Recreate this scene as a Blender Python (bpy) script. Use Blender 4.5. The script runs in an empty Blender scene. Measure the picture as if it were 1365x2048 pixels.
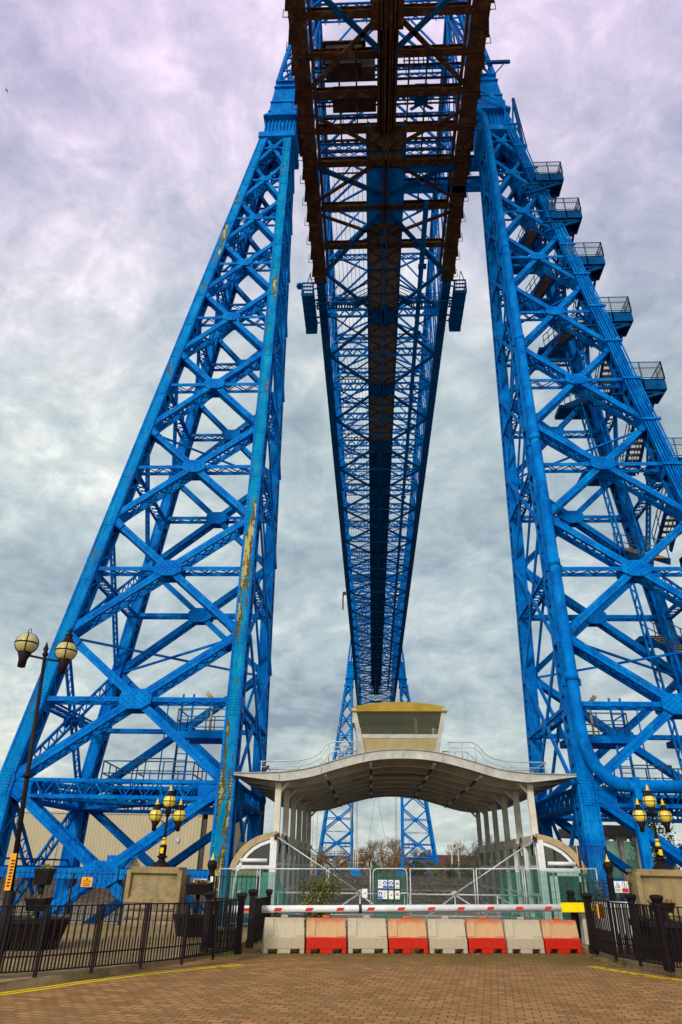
import bpy, math, random
from mathutils import Vector as V, Matrix
random.seed(7)
scn = bpy.context.scene
R_ = math.radians

# ------------------------------------------------------------------ camera
CAM_X, CAM_Z = -1.282, 1.752
YAW, PITCH, ROLL, FPX = R_(3.013), R_(28.384), R_(-1.233), 1318.0
cd = bpy.data.cameras.new('camera'); cam = bpy.data.objects.new('camera', cd)
scn.collection.objects.link(cam); scn.camera = cam
cd.sensor_fit = 'VERTICAL'; cd.sensor_height = 24.0; cd.lens = FPX / 2048 * 24.0
cd.clip_start = 0.1; cd.clip_end = 20000
fwd = V((-math.sin(YAW) * math.cos(PITCH), math.cos(YAW) * math.cos(PITCH), math.sin(PITCH)))
rgt = V((math.cos(YAW), math.sin(YAW), 0))
upv = rgt.cross(fwd)
r2 = rgt * math.cos(ROLL) - upv * math.sin(ROLL)
u2 = rgt * math.sin(ROLL) + upv * math.cos(ROLL)
cam.matrix_world = Matrix(((r2.x, u2.x, -fwd.x, CAM_X), (r2.y, u2.y, -fwd.y, 0), (r2.z, u2.z, -fwd.z, CAM_Z), (0, 0, 0, 1)))

# ------------------------------------------------------------------ light
SUN_EL, SUN_AZ = 29, 202          # compass-like: degrees clockwise from +Y, behind the camera and a little to its left
sd = bpy.data.lights.new('sun', 'SUN'); sun = bpy.data.objects.new('sun', sd); scn.collection.objects.link(sun)
sd.energy = 2.3; sd.angle = R_(10); sd.color = (1.0, 0.95, 0.88)
sdir = V((math.sin(R_(SUN_AZ)) * math.cos(R_(SUN_EL)), math.cos(R_(SUN_AZ)) * math.cos(R_(SUN_EL)), math.sin(R_(SUN_EL))))
sun.rotation_euler = sdir.to_track_quat('Z', 'Y').to_euler()
scn.view_settings.view_transform = 'Standard'; scn.view_settings.look = 'None'
scn.view_settings.exposure = 0.0; scn.view_settings.gamma = 1.0
try: scn.view_settings.use_curve_mapping = False
except Exception: pass
scn.cycles.max_bounces = 6; scn.cycles.transparent_max_bounces = 24

world = bpy.data.worlds.new('World'); scn.world = world; world.use_nodes = True
nt = world.node_tree; nt.nodes.clear()
class NG:
    """small node-graph helper"""
    def __init__(s, tree): s.t = tree
    def n(s, typ, **kw):
        nd = s.t.nodes.new(typ)
        for k, v in kw.items():
            if k.startswith('_'): setattr(nd, k[1:], v)
            else:
                key = int(k[1:]) if k[0] == 'i' and k[1:].isdigit() else k.replace('_', ' ')
                s.put(nd.inputs[key], v)
        return nd
    def put(s, sock, v):
        if isinstance(v, bpy.types.NodeSocket): s.t.links.new(v, sock)
        elif isinstance(v, bpy.types.Node): s.t.links.new(v.outputs[0], sock)
        else: sock.default_value = v
    def m(s, op, a, b=None, c=None, clamp=False):
        nd = s.t.nodes.new('ShaderNodeMath'); nd.operation = op; nd.use_clamp = clamp
        for i, v in enumerate((a, b, c)):
            if v is not None: s.put(nd.inputs[i], v)
        return nd.outputs[0]
    def mix(s, f, a, b, mode='MIX'):
        nd = s.t.nodes.new('ShaderNodeMix'); nd.data_type = 'RGBA'; nd.blend_type = mode
        s.put(nd.inputs[0], f); s.put(nd.inputs[6], a); s.put(nd.inputs[7], b)
        return nd.outputs[2]
    def ramp(s, f, stops):
        nd = s.t.nodes.new('ShaderNodeValToRGB'); s.put(nd.inputs[0], f)
        e = nd.color_ramp.elements
        while len(e) < len(stops): e.new(0.5)
        for i, (p, c) in enumerate(stops):
            e[i].position = p; e[i].color = c if len(c) == 4 else (*c, 1)
        return nd.outputs[0]
    def sstep(s, v, a, b):
        nd = s.t.nodes.new('ShaderNodeMapRange'); nd.interpolation_type = 'SMOOTHSTEP'
        s.put(nd.inputs[0], v); nd.inputs[1].default_value = a; nd.inputs[2].default_value = b
        return nd.outputs[0]
    def noise(s, vec, scale, detail=4, rough=0.55, dist=0.0):
        nd = s.t.nodes.new('ShaderNodeTexNoise'); s.put(nd.inputs['Vector'], vec)
        nd.inputs['Scale'].default_value = scale; nd.inputs['Detail'].default_value = detail
        nd.inputs['Roughness'].default_value = rough; nd.inputs['Distortion'].default_value = dist
        return nd.outputs[0]
    def scale(s, vec, xyz, loc=(0, 0, 0), rot=(0, 0, 0)):
        nd = s.t.nodes.new('ShaderNodeMapping'); s.put(nd.inputs[0], vec)
        nd.inputs[1].default_value = loc; nd.inputs[2].default_value = rot; nd.inputs[3].default_value = xyz
        return nd.outputs[0]

g = NG(nt)
tc = g.n('ShaderNodeTexCoord')
sep = g.n('ShaderNodeSeparateXYZ', Vector=tc.outputs['Generated'])
zc = g.m('ADD', g.m('MAXIMUM', sep.outputs[2], 0.0), 0.44)
comb = g.n('ShaderNodeCombineXYZ', X=g.m('DIVIDE', sep.outputs[0], zc), Y=g.m('DIVIDE', sep.outputs[1], zc), Z=0.0)
big = g.noise(g.scale(comb.outputs[0], (0.8, 1.0, 1), (3.1, 1.7, 0), (0, 0, 0.5)), 1.15, 6, 0.55, 0.6)
fine = g.noise(g.scale(comb.outputs[0], (1.0, 1.25, 1), (8.3, 0.4, 0), (0, 0, 0.3)), 4.4, 8, 0.64, 0.6)
cl = g.m('ADD', g.m('MULTIPLY', big, 0.58), g.m('MULTIPLY', fine, 0.42))
mott = g.noise(g.scale(comb.outputs[0], (1.0, 1.1, 1), (1.3, 5.4, 0), (0, 0, 0.9)), 15.0, 6, 0.62, 0.4)
cl = g.m('ADD', g.m('MULTIPLY', cl, 0.78), g.m('MULTIPLY', mott, 0.22))
cloud = g.ramp(cl, [(0.37, (2.7, 3.4, 4.3)), (0.44, (4.1, 5.1, 5.6)), (0.505, (5.6, 6.6, 6.9)), (0.56, (7.6, 8.3, 8.2)), (0.63, (11.2, 11.4, 10.9))])
# lavender overhead, cooler lower down
high = g.sstep(g.m('ADD', sep.outputs[2], g.m('MULTIPLY', g.m('ABSOLUTE', sep.outputs[0]), 0.3)), 0.62, 1.0)
low = g.sstep(sep.outputs[2], 0.34, 0.08)
cloud = g.mix(low, cloud, g.mix(1.0, cloud, (1.13, 1.07, 0.98, 1), 'MULTIPLY'))
cloud = g.mix(high, cloud, g.mix(1.0, cloud, (1.07, 0.85, 1.13, 1), 'MULTIPLY'))
# sky behind the viewer brightened, an added unseen key light for the fronts
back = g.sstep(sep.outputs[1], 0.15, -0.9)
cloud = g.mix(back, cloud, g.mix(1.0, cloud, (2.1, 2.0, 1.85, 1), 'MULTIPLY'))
sky = g.n('ShaderNodeTexSky', _sky_type='NISHITA', _sun_disc=False, _sun_elevation=R_(SUN_EL), _sun_rotation=R_(SUN_AZ))
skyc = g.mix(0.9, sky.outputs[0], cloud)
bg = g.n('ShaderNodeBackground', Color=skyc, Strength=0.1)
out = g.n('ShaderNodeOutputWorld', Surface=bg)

# ------------------------------------------------------------------ materials
def newmat(name):
    m = bpy.data.materials.new(name); m.use_nodes = True
    t = m.node_tree; t.nodes.clear(); g = NG(t)
    b = g.n('ShaderNodeBsdfPrincipled'); o = g.n('ShaderNodeOutputMaterial', Surface=b)
    co = g.n('ShaderNodeTexCoord').outputs['Object']
    return m, g, b, co, o
def bump(g, b, h, strength=0.3, dist=0.02):
    nd = g.n('ShaderNodeBump', Height=h, Strength=strength, Distance=dist); g.put(b.inputs['Normal'], nd.outputs[0])
def plain(name, col, rough=0.6, metal=0.0, var=0.25, scale=3.0, bmp=0.15):
    m, g, b, co, o = newmat(name)
    n = g.noise(co, scale, 6, 0.62)
    dark = tuple(c * (1 - var) for c in col); lite = tuple(min(1, c * (1 + var)) for c in col)
    g.put(b.inputs['Base Color'], g.ramp(n, [(0.3, dark), (0.7, lite)]))
    g.put(b.inputs['Roughness'], g.m('ADD', rough - 0.08, g.m('MULTIPLY', n, 0.16)))
    b.inputs['Metallic'].default_value = metal; b.inputs['Specular IOR Level'].default_value = 0.2
    if bmp: bump(g, b, g.noise(co, scale * 9, 4), bmp, 0.01)
    return m
def steel(name, base, deep, rust=0.64, peel=0.72, streak=(1.2, 1.2, 0.35), rust_col=(0.085, 0.065, 0.012), peel_col=(0.36, 0.32, 0.13), sc=1.1, band=False):
    m, g, b, co, o = newmat(name)
    n1 = g.noise(co, 1.1, 7, 0.68)
    col = g.mix(g.ramp(n1, [(0.35, (0, 0, 0)), (0.65, (1, 1, 1))]), (*deep, 1), (*base, 1))
    cyan_patch = g.noise(g.scale(co, (1, 1, 0.5), (4, 9, 2)), 1.6, 6, 0.65)  # random cyan patches, lit highlights put into the colour
    col = g.mix(g.m('MULTIPLY', g.sstep(cyan_patch, 0.5, 0.72), 0.55), col, (base[0] + .006, base[1] * 1.5, base[2] * 1.05, 1))
    dirt = g.noise(g.scale(co, (3, 3, 0.6)), 2.5, 7, 0.7)
    col = g.mix(g.sstep(dirt, 0.52, 0.70), col, (base[0] * .5 + .004, base[1] * .38, base[2] * .32, 1))
    pn = g.noise(g.scale(co, streak), sc, 7, 0.68, 0.25)
    rn = g.m('ADD', pn, g.m('MULTIPLY', g.noise(co, 9, 5, 0.7), 0.14))
    if band:                                        # the paint has failed mostly on the lower half of the leg
        z = g.n('ShaderNodeSeparateXYZ', Vector=co).outputs[2]
        rn = g.m('ADD', rn, g.m('SUBTRACT', g.m('MULTIPLY', g.sstep(z, 34.0, 22.0), 0.10), 0.08))
    col = g.mix(g.sstep(rn, rust + 0.07, rust + 0.085), col, (*rust_col, 1))
    col = g.mix(g.sstep(rn, peel + 0.07, peel + 0.08), col, (*peel_col, 1))
    g.put(b.inputs['Base Color'], col)
    b.inputs['Roughness'].default_value = 0.55
    b.inputs['Specular IOR Level'].default_value = 0.02
    bump(g, b, dirt, 0.2, 0.01)
    return m
BLUE, DEEP = (0.0, 0.18, 0.56), (0.0, 0.08, 0.37)
M = {}
M['steel'] = steel('blue_steel', BLUE, DEEP, 0.70, 0.78)
M['rustspot'] = plain('rust_stain', (0.07, 0.07, 0.012), 0.8, 0, 0.5, 6)
M['peel'] = steel('peeling_blue_steel', (0.0, 0.22, 0.42), (0.0, 0.15, 0.34), 0.495, 0.55, (1.7, 1.7, 0.26), sc=0.75, band=True)
M['worn'] = steel('worn_blue_steel', (0.0, 0.20, 0.50), (0.0, 0.13, 0.38), 0.575, 0.63, (1.5, 1.5, 0.3))
M['deck'] = steel('dark_blue_steel', (0.0, 0.07, 0.22), (0.0, 0.035, 0.14), 0.70, 0.85)  # darker copy of the blue, underside shade put into the colour
M['span'] = steel('span_blue_steel', (0.0, 0.15, 0.50), (0.0, 0.06, 0.28), 0.70, 0.85)  # tower blue made darker, shade inside the trusses put into the colour
M['soot'] = steel('sooty_steel', (0.070, 0.030, 0.018), (0.030, 0.011, 0.008), 0.57, 0.95, (1, 1, 1), (0.085, 0.052, 0.024), sc=2.0)
M['timber'] = plain('weathered_timber', (0.16, 0.10, 0.055), 0.8, 0, 0.5, 2.0)
M['tread'] = plain('stair_timber', (0.34, 0.22, 0.10), 0.8, 0, 0.4, 3.0)
M['rail'] = plain('railing_steel', (0.02, 0.10, 0.20), 0.5, 0, 0.3)
M['meshwire'] = plain('mesh_wire', (0.10, 0.12, 0.12), 0.5, 0.3, 0.2)
M['wire'] = plain('overhead_wire', (0.05, 0.05, 0.055), 0.5, 0.3, 0.2, bmp=0)
M['black'] = plain('black_iron', (0.008, 0.0035, 0.0045), 0.6, 0, 0.4, 8)
M['gold'] = plain('gold_paint', (0.80, 0.52, 0.02), 0.35, 0.1, 0.2, 8)
M['galv'] = plain('galvanised_steel', (0.46, 0.48, 0.48), 0.42, 0.35, 0.22, 5)
M['white'] = plain('white_paint', (0.68, 0.68, 0.66), 0.5, 0, 0.14, 4)
M['pale'] = plain('pale_grey_paint', (0.40, 0.385, 0.345), 0.5, 0, 0.25, 2.2)
M['under'] = plain('grey_brown_paint', (0.50, 0.45, 0.37), 0.6, 0, 0.3, 1.8)
M['cream'] = plain('cream_panel', (0.34, 0.265, 0.125), 0.55, 0, 0.16, 2.0)
M['ceiling'] = plain('shaded_soffit', (0.22, 0.18, 0.12), 0.7, 0, 0.3, 1.5)  # roof underside, shade between the ribs put into the colour
M['rib'] = plain('lit_rib_paint', (0.55, 0.50, 0.41), 0.6, 0, 0.22, 1.8)  # paler copy, light on ribs, posts and eaves put into the colour
M['tan'] = plain('tan_fascia', (0.40, 0.285, 0.15), 0.6, 0, 0.22, 2.5)
M['ochre'] = plain('ochre_roof', (0.30, 0.20, 0.02), 0.5, 0, 0.22, 2.5)
M['yellow'] = plain('yellow_paint', (0.88, 0.66, 0.0), 0.45, 0, 0.12, 6)
M['red'] = plain('red_paint', (0.70, 0.02, 0.015), 0.45, 0, 0.15, 6)
M['orange'] = plain('orange_sign', (0.85, 0.33, 0.01), 0.5, 0, 0.1, 6)
M['signwhite'] = plain('sign_white', (0.78, 0.78, 0.76), 0.4, 0, 0.06, 6, 0)
M['signblue'] = plain('sign_blue', (0.01, 0.10, 0.55), 0.4, 0, 0.06, 6, 0)
M['signred'] = plain('sign_red', (0.55, 0.02, 0.06), 0.4, 0, 0.06, 6, 0)
M['ink'] = plain('sign_ink', (0.03, 0.03, 0.03), 0.5, 0, 0.1, 6, 0)
M['concrete'] = plain('concrete', (0.30, 0.28, 0.24), 0.85, 0, 0.3, 1.5, 0.3)
M['rubber'] = plain('black_rubber', (0.02, 0.02, 0.02), 0.7, 0, 0.3, 6)
M['soil'] = plain('soil', (0.07, 0.05, 0.02), 0.9, 0, 0.5, 6)
M['bark'] = plain('bark', (0.13, 0.085, 0.06), 0.9, 0, 0.35, 3)
M['twig'] = plain('twig', (0.19, 0.11, 0.07), 0.9, 0, 0.25, 3, 0)
M['insul'] = plain('insulator', (0.05, 0.04, 0.03), 0.4, 0, 0.3)
M['brownpaint'] = plain('brown_sheet', (0.045, 0.028, 0.02), 0.6, 0, 0.5, 1.5)
def leafmat(name, a, b_):
    m, g, b, co, o = newmat(name)
    n = g.noise(co, 2.3, 3, 0.6); n2 = g.noise(co, 18, 2, 0.6)
    c = g.mix(g.sstep(n, 0.38, 0.62), (*a, 1), (*b_, 1))
    c = g.mix(g.m('MULTIPLY', n2, 0.5), c, tuple(min(1, x * 1.6) for x in b_) + (1,))
    g.put(b.inputs['Base Color'], c); b.inputs['Roughness'].default_value = 0.6
    return m
M['leaf'] = leafmat('shrub_leaf', (0.03, 0.055, 0.012), (0.12, 0.11, 0.015))
M['leafdark'] = leafmat('dark_leaf', (0.015, 0.035, 0.012), (0.05, 0.07, 0.015))
M['leafbrown'] = leafmat('autumn_leaf', (0.13, 0.06, 0.022), (0.20, 0.115, 0.03))
M['grass'] = leafmat('grass_leaf', (0.05, 0.08, 0.012), (0.14, 0.14, 0.02))
def glassmat(name, tint, alpha, rough=0.08):
    m, g, b, co, o = newmat(name)
    tr = g.n('ShaderNodeBsdfTransparent', Color=(*[0.55 + 0.45 * t / max(tint) for t in tint], 1))
    g.put(b.inputs['Base Color'], g.ramp(g.noise(co, 1.6, 5, 0.6), [(0.3, tuple(t * .6 for t in tint)), (0.7, tint)]))
    b.inputs['Roughness'].default_value = rough; b.inputs['Specular IOR Level'].default_value = 0.8
    mx = g.n('ShaderNodeMixShader', i0=alpha, i1=tr.outputs[0], i2=b.outputs[0]); g.put(o.inputs[0], mx.outputs[0])
    return m
M['glass'] = glassmat('grimy_glass', (0.20, 0.25, 0.23), 0.28)
M['greenglass'] = glassmat('green_glass', (0.26, 0.60, 0.47), 0.6)
M['fanglass'] = glassmat('near_opaque_glass', (0.02, 0.02, 0.015), 0.85)  # very dark and nearly opaque
M['darkglass'] = glassmat('dark_glass', (0.040, 0.048, 0.022), 0.45)
def netting():
    m, g, b, co, o = newmat('green_netting')
    fold = g.noise(g.scale(co, (5, 5, 0.5)), 1.5, 4, 0.6)
    g.put(b.inputs['Base Color'], g.ramp(fold, [(0.3, (0.0, 0.07, 0.05)), (0.7, (0.005, 0.17, 0.12))])); b.inputs['Roughness'].default_value = 0.7
    tr = g.n('ShaderNodeBsdfTransparent', Color=(0.75, 0.95, 0.88, 1))
    f = g.m('ADD', 0.22, g.m('MULTIPLY', fold, 0.5), clamp=True)
    mx = g.n('ShaderNodeMixShader', i0=f, i1=tr.outputs[0], i2=b.outputs[0]); g.put(o.inputs[0], mx.outputs[0])
    return m
M['net'] = netting()
def globe():
    m, g, b, co, o = newmat('amber_globe')
    g.put(b.inputs['Base Color'], g.ramp(g.noise(co, 2.5, 4), [(0.3, (0.62, 0.44, 0.03)), (0.7, (0.82, 0.62, 0.10))]))
    b.inputs['Roughness'].default_value = 0.25; b.inputs['Coat Weight'].default_value = 0.4
    return m
M['globe'] = globe()
M['globepale'] = plain('pale_globe', (0.46, 0.39, 0.17), 0.25, 0, 0.14, 3, 0)
def paving(name, scl, c1, c2, mortar, rot, grime, moss=0.0):
    m, g, b, co, o = newmat(name)
    v = g.scale(co, (1, 1, 1), (0.3, 0.2, 0), (0, 0, rot))
    bt = g.n('ShaderNodeTexBrick', Vector=v, Color1=(*c1, 1), Color2=(*c2, 1), Mortar=(*mortar, 1), Scale=1.0, Mortar_Size=scl[2], Mortar_Smooth=0.3, Bias=0.0, Brick_Width=scl[0], Row_Height=scl[1])
    n = g.noise(co, 0.8, 7, 0.65); n2 = g.noise(co, 14, 4, 0.65)
    c = g.mix(g.m('MULTIPLY', g.sstep(n, 0.42, 0.68), 0.6), bt.outputs[0], (*grime, 1))
    c = g.mix(g.m('MULTIPLY', n2, 0.5), c, g.mix(1.0, c, (0.55, 0.52, 0.5, 1), 'MULTIPLY'))
    if moss:
        yy = g.n('ShaderNodeSeparateXYZ', Vector=co).outputs[1]
        mn = g.m('MULTIPLY', g.sstep(g.m('ADD', yy, g.m('MULTIPLY', n, 3.0)), 17.2, 20.2), moss)
        c = g.mix(mn, c, g.mix(n2, (0.15, 0.11, 0.02, 1), (0.10, 0.06, 0.02, 1)))
    g.put(b.inputs['Base Color'], c); b.inputs['Roughness'].default_value = 0.85; b.inputs['Specular IOR Level'].default_value = 0.12
    h = g.m('SUBTRACT', g.m('MULTIPLY', n2, 0.3), bt.outputs[1]); bump(g, b, h, 0.6, 0.012)
    return m
M['road'] = paving('block_paving', (0.23, 0.155, 0.010), (0.50, 0.258, 0.095), (0.29, 0.15, 0.055), (0.11, 0.06, 0.02), R_(9), (0.25, 0.155, 0.055), 0.85)
M['pavement'] = paving('paving_slabs', (0.6, 0.4, 0.012), (0.36, 0.26, 0.12), (0.30, 0.21, 0.09), (0.10, 0.07, 0.03), R_(24), (0.22, 0.155, 0.05))
M['quay'] = paving('quay_concrete', (2.0, 2.0, 0.02), (0.10, 0.09, 0.07), (0.08, 0.075, 0.06), (0.06, 0.05, 0.04), 0, (0.10, 0.09, 0.06))
M['kerb'] = plain('kerb_stone', (0.27, 0.20, 0.11), 0.85, 0, 0.35, 3.0, 0.4)
def stone(name, col, joint):
    m, g, b, co, o = newmat(name)
    n = g.noise(co, 3.0, 8, 0.7); n2 = g.noise(co, 22, 4, 0.7)
    c = g.ramp(n, [(0.28, tuple(x * .45 for x in col)), (0.5, col), (0.72, tuple(min(1, x * 1.25) for x in col))])
    c = g.mix(g.sstep(g.noise(g.scale(co, (4, 4, 0.5)), 1.5, 6, 0.7), 0.52, 0.72), c, (col[0] * .75, col[1] * .55, col[2] * .25, 1))
    g.put(b.inputs['Base Color'], c); b.inputs['Roughness'].default_value = 0.85
    bump(g, b, g.m('ADD', n, g.m('MULTIPLY', n2, 0.4)), 0.7 * joint, 0.03)
    return m
M['stone'] = stone('sandstone', (0.27, 0.195, 0.085), 0.5)
M['rough'] = stone('rusticated_stone', (0.24, 0.175, 0.11), 1.3)
def water():
    m, g, b, co, o = newmat('river_water')
    b.inputs['Base Color'].default_value = (0.10, 0.10, 0.085, 1); b.inputs['Roughness'].default_value = 0.14
    b.inputs['Specular IOR Level'].default_value = 0.9
    bump(g, b, g.noise(g.scale(co, (0.5, 1.4, 1)), 0.9, 6, 0.6), 0.35, 0.25)
    return m
M['water'] = water()
def land(name, a, c2, sc=0.15):
    m, g, b, co, o = newmat(name)
    n = g.noise(co, sc, 8, 0.7); n2 = g.noise(co, sc * 9, 6, 0.7)
    g.put(b.inputs['Base Color'], g.mix(g.sstep(g.m('ADD', g.m('MULTIPLY', n, .6), g.m('MULTIPLY', n2, .4)), 0.4, 0.6), (*a, 1), (*c2, 1)))
    b.inputs['Roughness'].default_value = 0.9; bump(g, b, n2, 0.8, 0.4)
    return m
M['bank'] = land('river_bank', (0.02, 0.013, 0.006), (0.10, 0.065, 0.025), 0.5)
M['field'] = land('far_land', (0.05, 0.05, 0.02), (0.10, 0.085, 0.03), 0.05)
def cladding(name, col, pitch):
    m, g, b, co, o = newmat(name)
    x = g.n('ShaderNodeSeparateXYZ', Vector=co).outputs[0]
    w = g.m('FRACT', g.m('MULTIPLY', x, 1 / pitch))
    rib = g.sstep(g.m('ABSOLUTE', g.m('SUBTRACT', w, 0.5)), 0.28, 0.42)
    n = g.noise(g.scale(co, (1, 1, 0.15)), 0.5, 5, 0.6)
    c = g.ramp(n, [(0.3, tuple(x * .86 for x in col)), (0.7, col)])
    g.put(b.inputs['Base Color'], c); b.inputs['Roughness'].default_value = 0.55
    bump(g, b, rib, 0.7, 0.15)
    return m
M['clad'] = cladding('beige_cladding', (0.42, 0.34, 0.205), 0.9)
def brick(name):
    m, g, b, co, o = newmat(name)
    bt = g.n('ShaderNodeTexBrick', Vector=g.scale(co, (1, 1, 1), (0, 0, 0), (R_(90), 0, 0)), Color1=(0.26, 0.085, 0.045, 1), Color2=(0.20, 0.06, 0.035, 1), Mortar=(0.25, 0.2, 0.15, 1), Scale=1.0, Mortar_Size=0.012, Brick_Width=0.23, Row_Height=0.08)
    g.put(b.inputs['Base Color'], bt.outputs[0]); b.inputs['Roughness'].default_value = 0.85
    return m
M['brick'] = brick('red_brick')
M['roof'] = plain('roof_tile', (0.16, 0.07, 0.045), 0.8, 0, 0.25, 1.0)
M['slate'] = plain('dark_roof', (0.045, 0.04, 0.038), 0.6, 0, 0.3, 1.0)
def plastic(name, top, low, split):
    """moulded barrier: faded upper half, stronger colour on the foot; a colour of the thing itself"""
    m, g, b, co, o = newmat(name)
    z = g.n('ShaderNodeSeparateXYZ', Vector=co).outputs[2]
    n = g.noise(co, 3.5, 6, 0.65); n2 = g.noise(g.scale(co, (5, 5, 1)), 5, 5, 0.7)
    f = g.sstep(g.m('ADD', z, g.m('MULTIPLY', g.m('SUBTRACT', n, 0.5), 0.03)), split - 0.01, split + 0.015)
    c = g.mix(f, (*low, 1), (*top, 1))
    edge = g.sstep(g.m('ADD', z, g.m('MULTIPLY', n, 0.28)), 0.70, 0.86)
    c = g.mix(g.m('MULTIPLY', edge, 0.75), c, (low[0] * 1.0, low[1] * 1.6 + .02 if low[1] < .2 else low[1] * .92, low[2], 1))
    c = g.mix(g.m('MULTIPLY', g.sstep(n2, 0.5, 0.72), 0.4), c, (0.20, 0.13, 0.06, 1))
    g.put(b.inputs['Base Color'], c); b.inputs['Roughness'].default_value = 0.5; b.inputs['Specular IOR Level'].default_value = 0.15
    return m
M['redplastic'] = plastic('faded_red_plastic', (0.58, 0.35, 0.18), (0.50, 0.014, 0.005), 0.315)
M['whiteplastic'] = plastic('dirty_white_plastic', (0.52, 0.45, 0.32), (0.43, 0.345, 0.24), 0.315)

# ------------------------------------------------------------------ mesh helpers
W = {}                                            # world position of every parent's origin
class MB:
    def __init__(s): s.v = []; s.f = []; s.mi = []; s.cur = 0; s.sm = []; s.rv = 0
    def face(s, idx, smooth=False): s.f.append(idx); s.mi.append(s.cur); s.sm.append(smooth)
    def hexa(s, p):
        n = len(s.v); s.v += [tuple(q) for q in p]
        for q in ((0, 3, 2, 1), (4, 5, 6, 7), (0, 1, 5, 4), (1, 2, 6, 5), (2, 3, 7, 6), (3, 0, 4, 7)):
            s.face(tuple(n + i for i in q))
    def box(s, x0, x1, y0, y1, z0, z1):
        s.hexa([(x0, y0, z0), (x1, y0, z0), (x1, y1, z0), (x0, y1, z0), (x0, y0, z1), (x1, y0, z1), (x1, y1, z1), (x0, y1, z1)])
    def bar(s, a, b, w, h, up=(0, 0, 1), w2=None, h2=None):
        a = V(a); b = V(b); t = (b - a)
        if t.length < 1e-6: return
        t.normalize(); up = V(up)
        x = t.cross(up)
        if x.length < 1e-4: x = t.cross(V((1, 0, 0)))
        x.normalize(); y = x.cross(t)
        w2 = w if w2 is None else w2; h2 = h if h2 is None else h2
        s.hexa([a - x * w / 2 - y * h / 2, a + x * w / 2 - y * h / 2, a + x * w / 2 + y * h / 2, a - x * w / 2 + y * h / 2,
                b - x * w2 / 2 - y * h2 / 2, b + x * w2 / 2 - y * h2 / 2, b + x * w2 / 2 + y * h2 / 2, b - x * w2 / 2 + y * h2 / 2])
    def tube(s, pts, r, n=8, cap=True, smooth=True):
        pts = [V(p) for p in pts]; rs = r if isinstance(r, (list, tuple)) else [r] * len(pts)
        base = len(s.v); prev = None
        for i, p in enumerate(pts):
            t = (pts[min(i + 1, len(pts) - 1)] - pts[max(i - 1, 0)])
            if t.length < 1e-9: t = V((0, 0, 1))
            t.normalize()
            if prev is None:
                x = t.cross(V((0, 0, 1)))
                if x.length < 1e-3: x = t.cross(V((0, 1, 0)))
            else: x = prev - t * prev.dot(t)
            if x.length < 1e-6: x = t.orthogonal()
            x.normalize(); prev = x; y = t.cross(x)
            for k in range(n):
                a = 2 * math.pi * k / n
                s.v.append(tuple(p + (x * math.cos(a) + y * math.sin(a)) * rs[i]))
        for i in range(len(pts) - 1):
            for k in range(n):
                q = base + i * n
                s.face((q + k, q + (k + 1) % n, q + n + (k + 1) % n, q + n + k), smooth)
        if cap:
            s.face(tuple(base + k for k in reversed(range(n)))); s.face(tuple(base + (len(pts) - 1) * n + k for k in range(n)))
    def lathe(s, c, prof, n=16, smooth=True, sq=False):
        base = len(s.v)
        off = math.pi / 4 if sq else 0
        for r, z in prof:
            for k in range(n):
                a = 2 * math.pi * k / n + off
                s.v.append((c[0] + r * math.cos(a), c[1] + r * math.sin(a), c[2] + z))
        for i in range(len(prof) - 1):
            for k in range(n):
                q = base + i * n
                s.face((q + k, q + (k + 1) % n, q + n + (k + 1) % n, q + n + k), smooth)
        s.face(tuple(base + k for k in reversed(range(n)))); s.face(tuple(base + (len(prof) - 1) * n + k for k in range(n)))
    def prism(s, poly, ext):
        """polygon (list of 3D points) pushed along ext"""
        n = len(poly); b = len(s.v); e = V(ext)
        s.v += [tuple(p) for p in poly] + [tuple(V(p) + e) for p in poly]
        s.face(tuple(b + i for i in range(n))); s.face(tuple(b + n + i for i in reversed(range(n))))
        for i in range(n):
            j = (i + 1) % n; s.face((b + i, b + n + i, b + n + j, b + j))
    def quad(s, a, b, c, d):
        n = len(s.v); s.v += [tuple(a), tuple(b), tuple(c), tuple(d)]; s.face((n, n + 1, n + 2, n + 3))
    def rivet(s, p, nrm, r=0.03):
        keep = s.cur; s.cur = s.rv  # where rv is set: dark rivets, shading and dirt put into the colour
        nrm = V(nrm).normalized(); x = nrm.orthogonal().normalized(); y = nrm.cross(x); b = len(s.v); p = V(p)
        for k in range(6):
            a = k * math.pi / 3; s.v.append(tuple(p + (x * math.cos(a) + y * math.sin(a)) * r))
        s.v.append(tuple(p + nrm * r * 0.8))
        for k in range(6): s.face((b + k, b + (k + 1) % 6, b + 6))
        s.cur = keep
    def build(s, name, mats, parent=None):
        me = bpy.data.meshes.new(name)
        o = (W[parent.name] if parent else getattr(s, 'origin', V((0, 0, 0))))
        me.from_pydata([(a - o.x, b - o.y, c - o.z) for a, b, c in s.v], [], s.f)
        for m in (mats if isinstance(mats, (list, tuple)) else [mats]): me.materials.append(m)
        me.polygons.foreach_set('material_index', s.mi)
        me.polygons.foreach_set('use_smooth', s.sm)
        me.validate(); me.update()
        ob = bpy.data.objects.new(name, me); scn.collection.objects.link(ob)
        if parent: ob.parent = parent
        else: ob.location = o
        W[ob.name] = V(o)
        return ob
    def at(s, x, y, z): s.origin = V((x, y, z)); return s
def tag(o, label, cat, group=None, kind=None):
    o['label'] = label; o['category'] = cat
    if group: o['group'] = group
    if kind: o['kind'] = kind
    return o
def empty(name, loc, parent=None):
    o = bpy.data.objects.new(name, None); scn.collection.objects.link(o); o.empty_display_size = 0.2
    loc = V(loc)
    if parent: o.parent = parent; o.location = loc - W[parent.name]
    else: o.location = loc
    W[o.name] = loc
    return o
def thing(name, label, cat, loc, group=None): return tag(empty(name, loc), label, cat, group)
def struct(o): o['kind'] = 'structure'; return o
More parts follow.
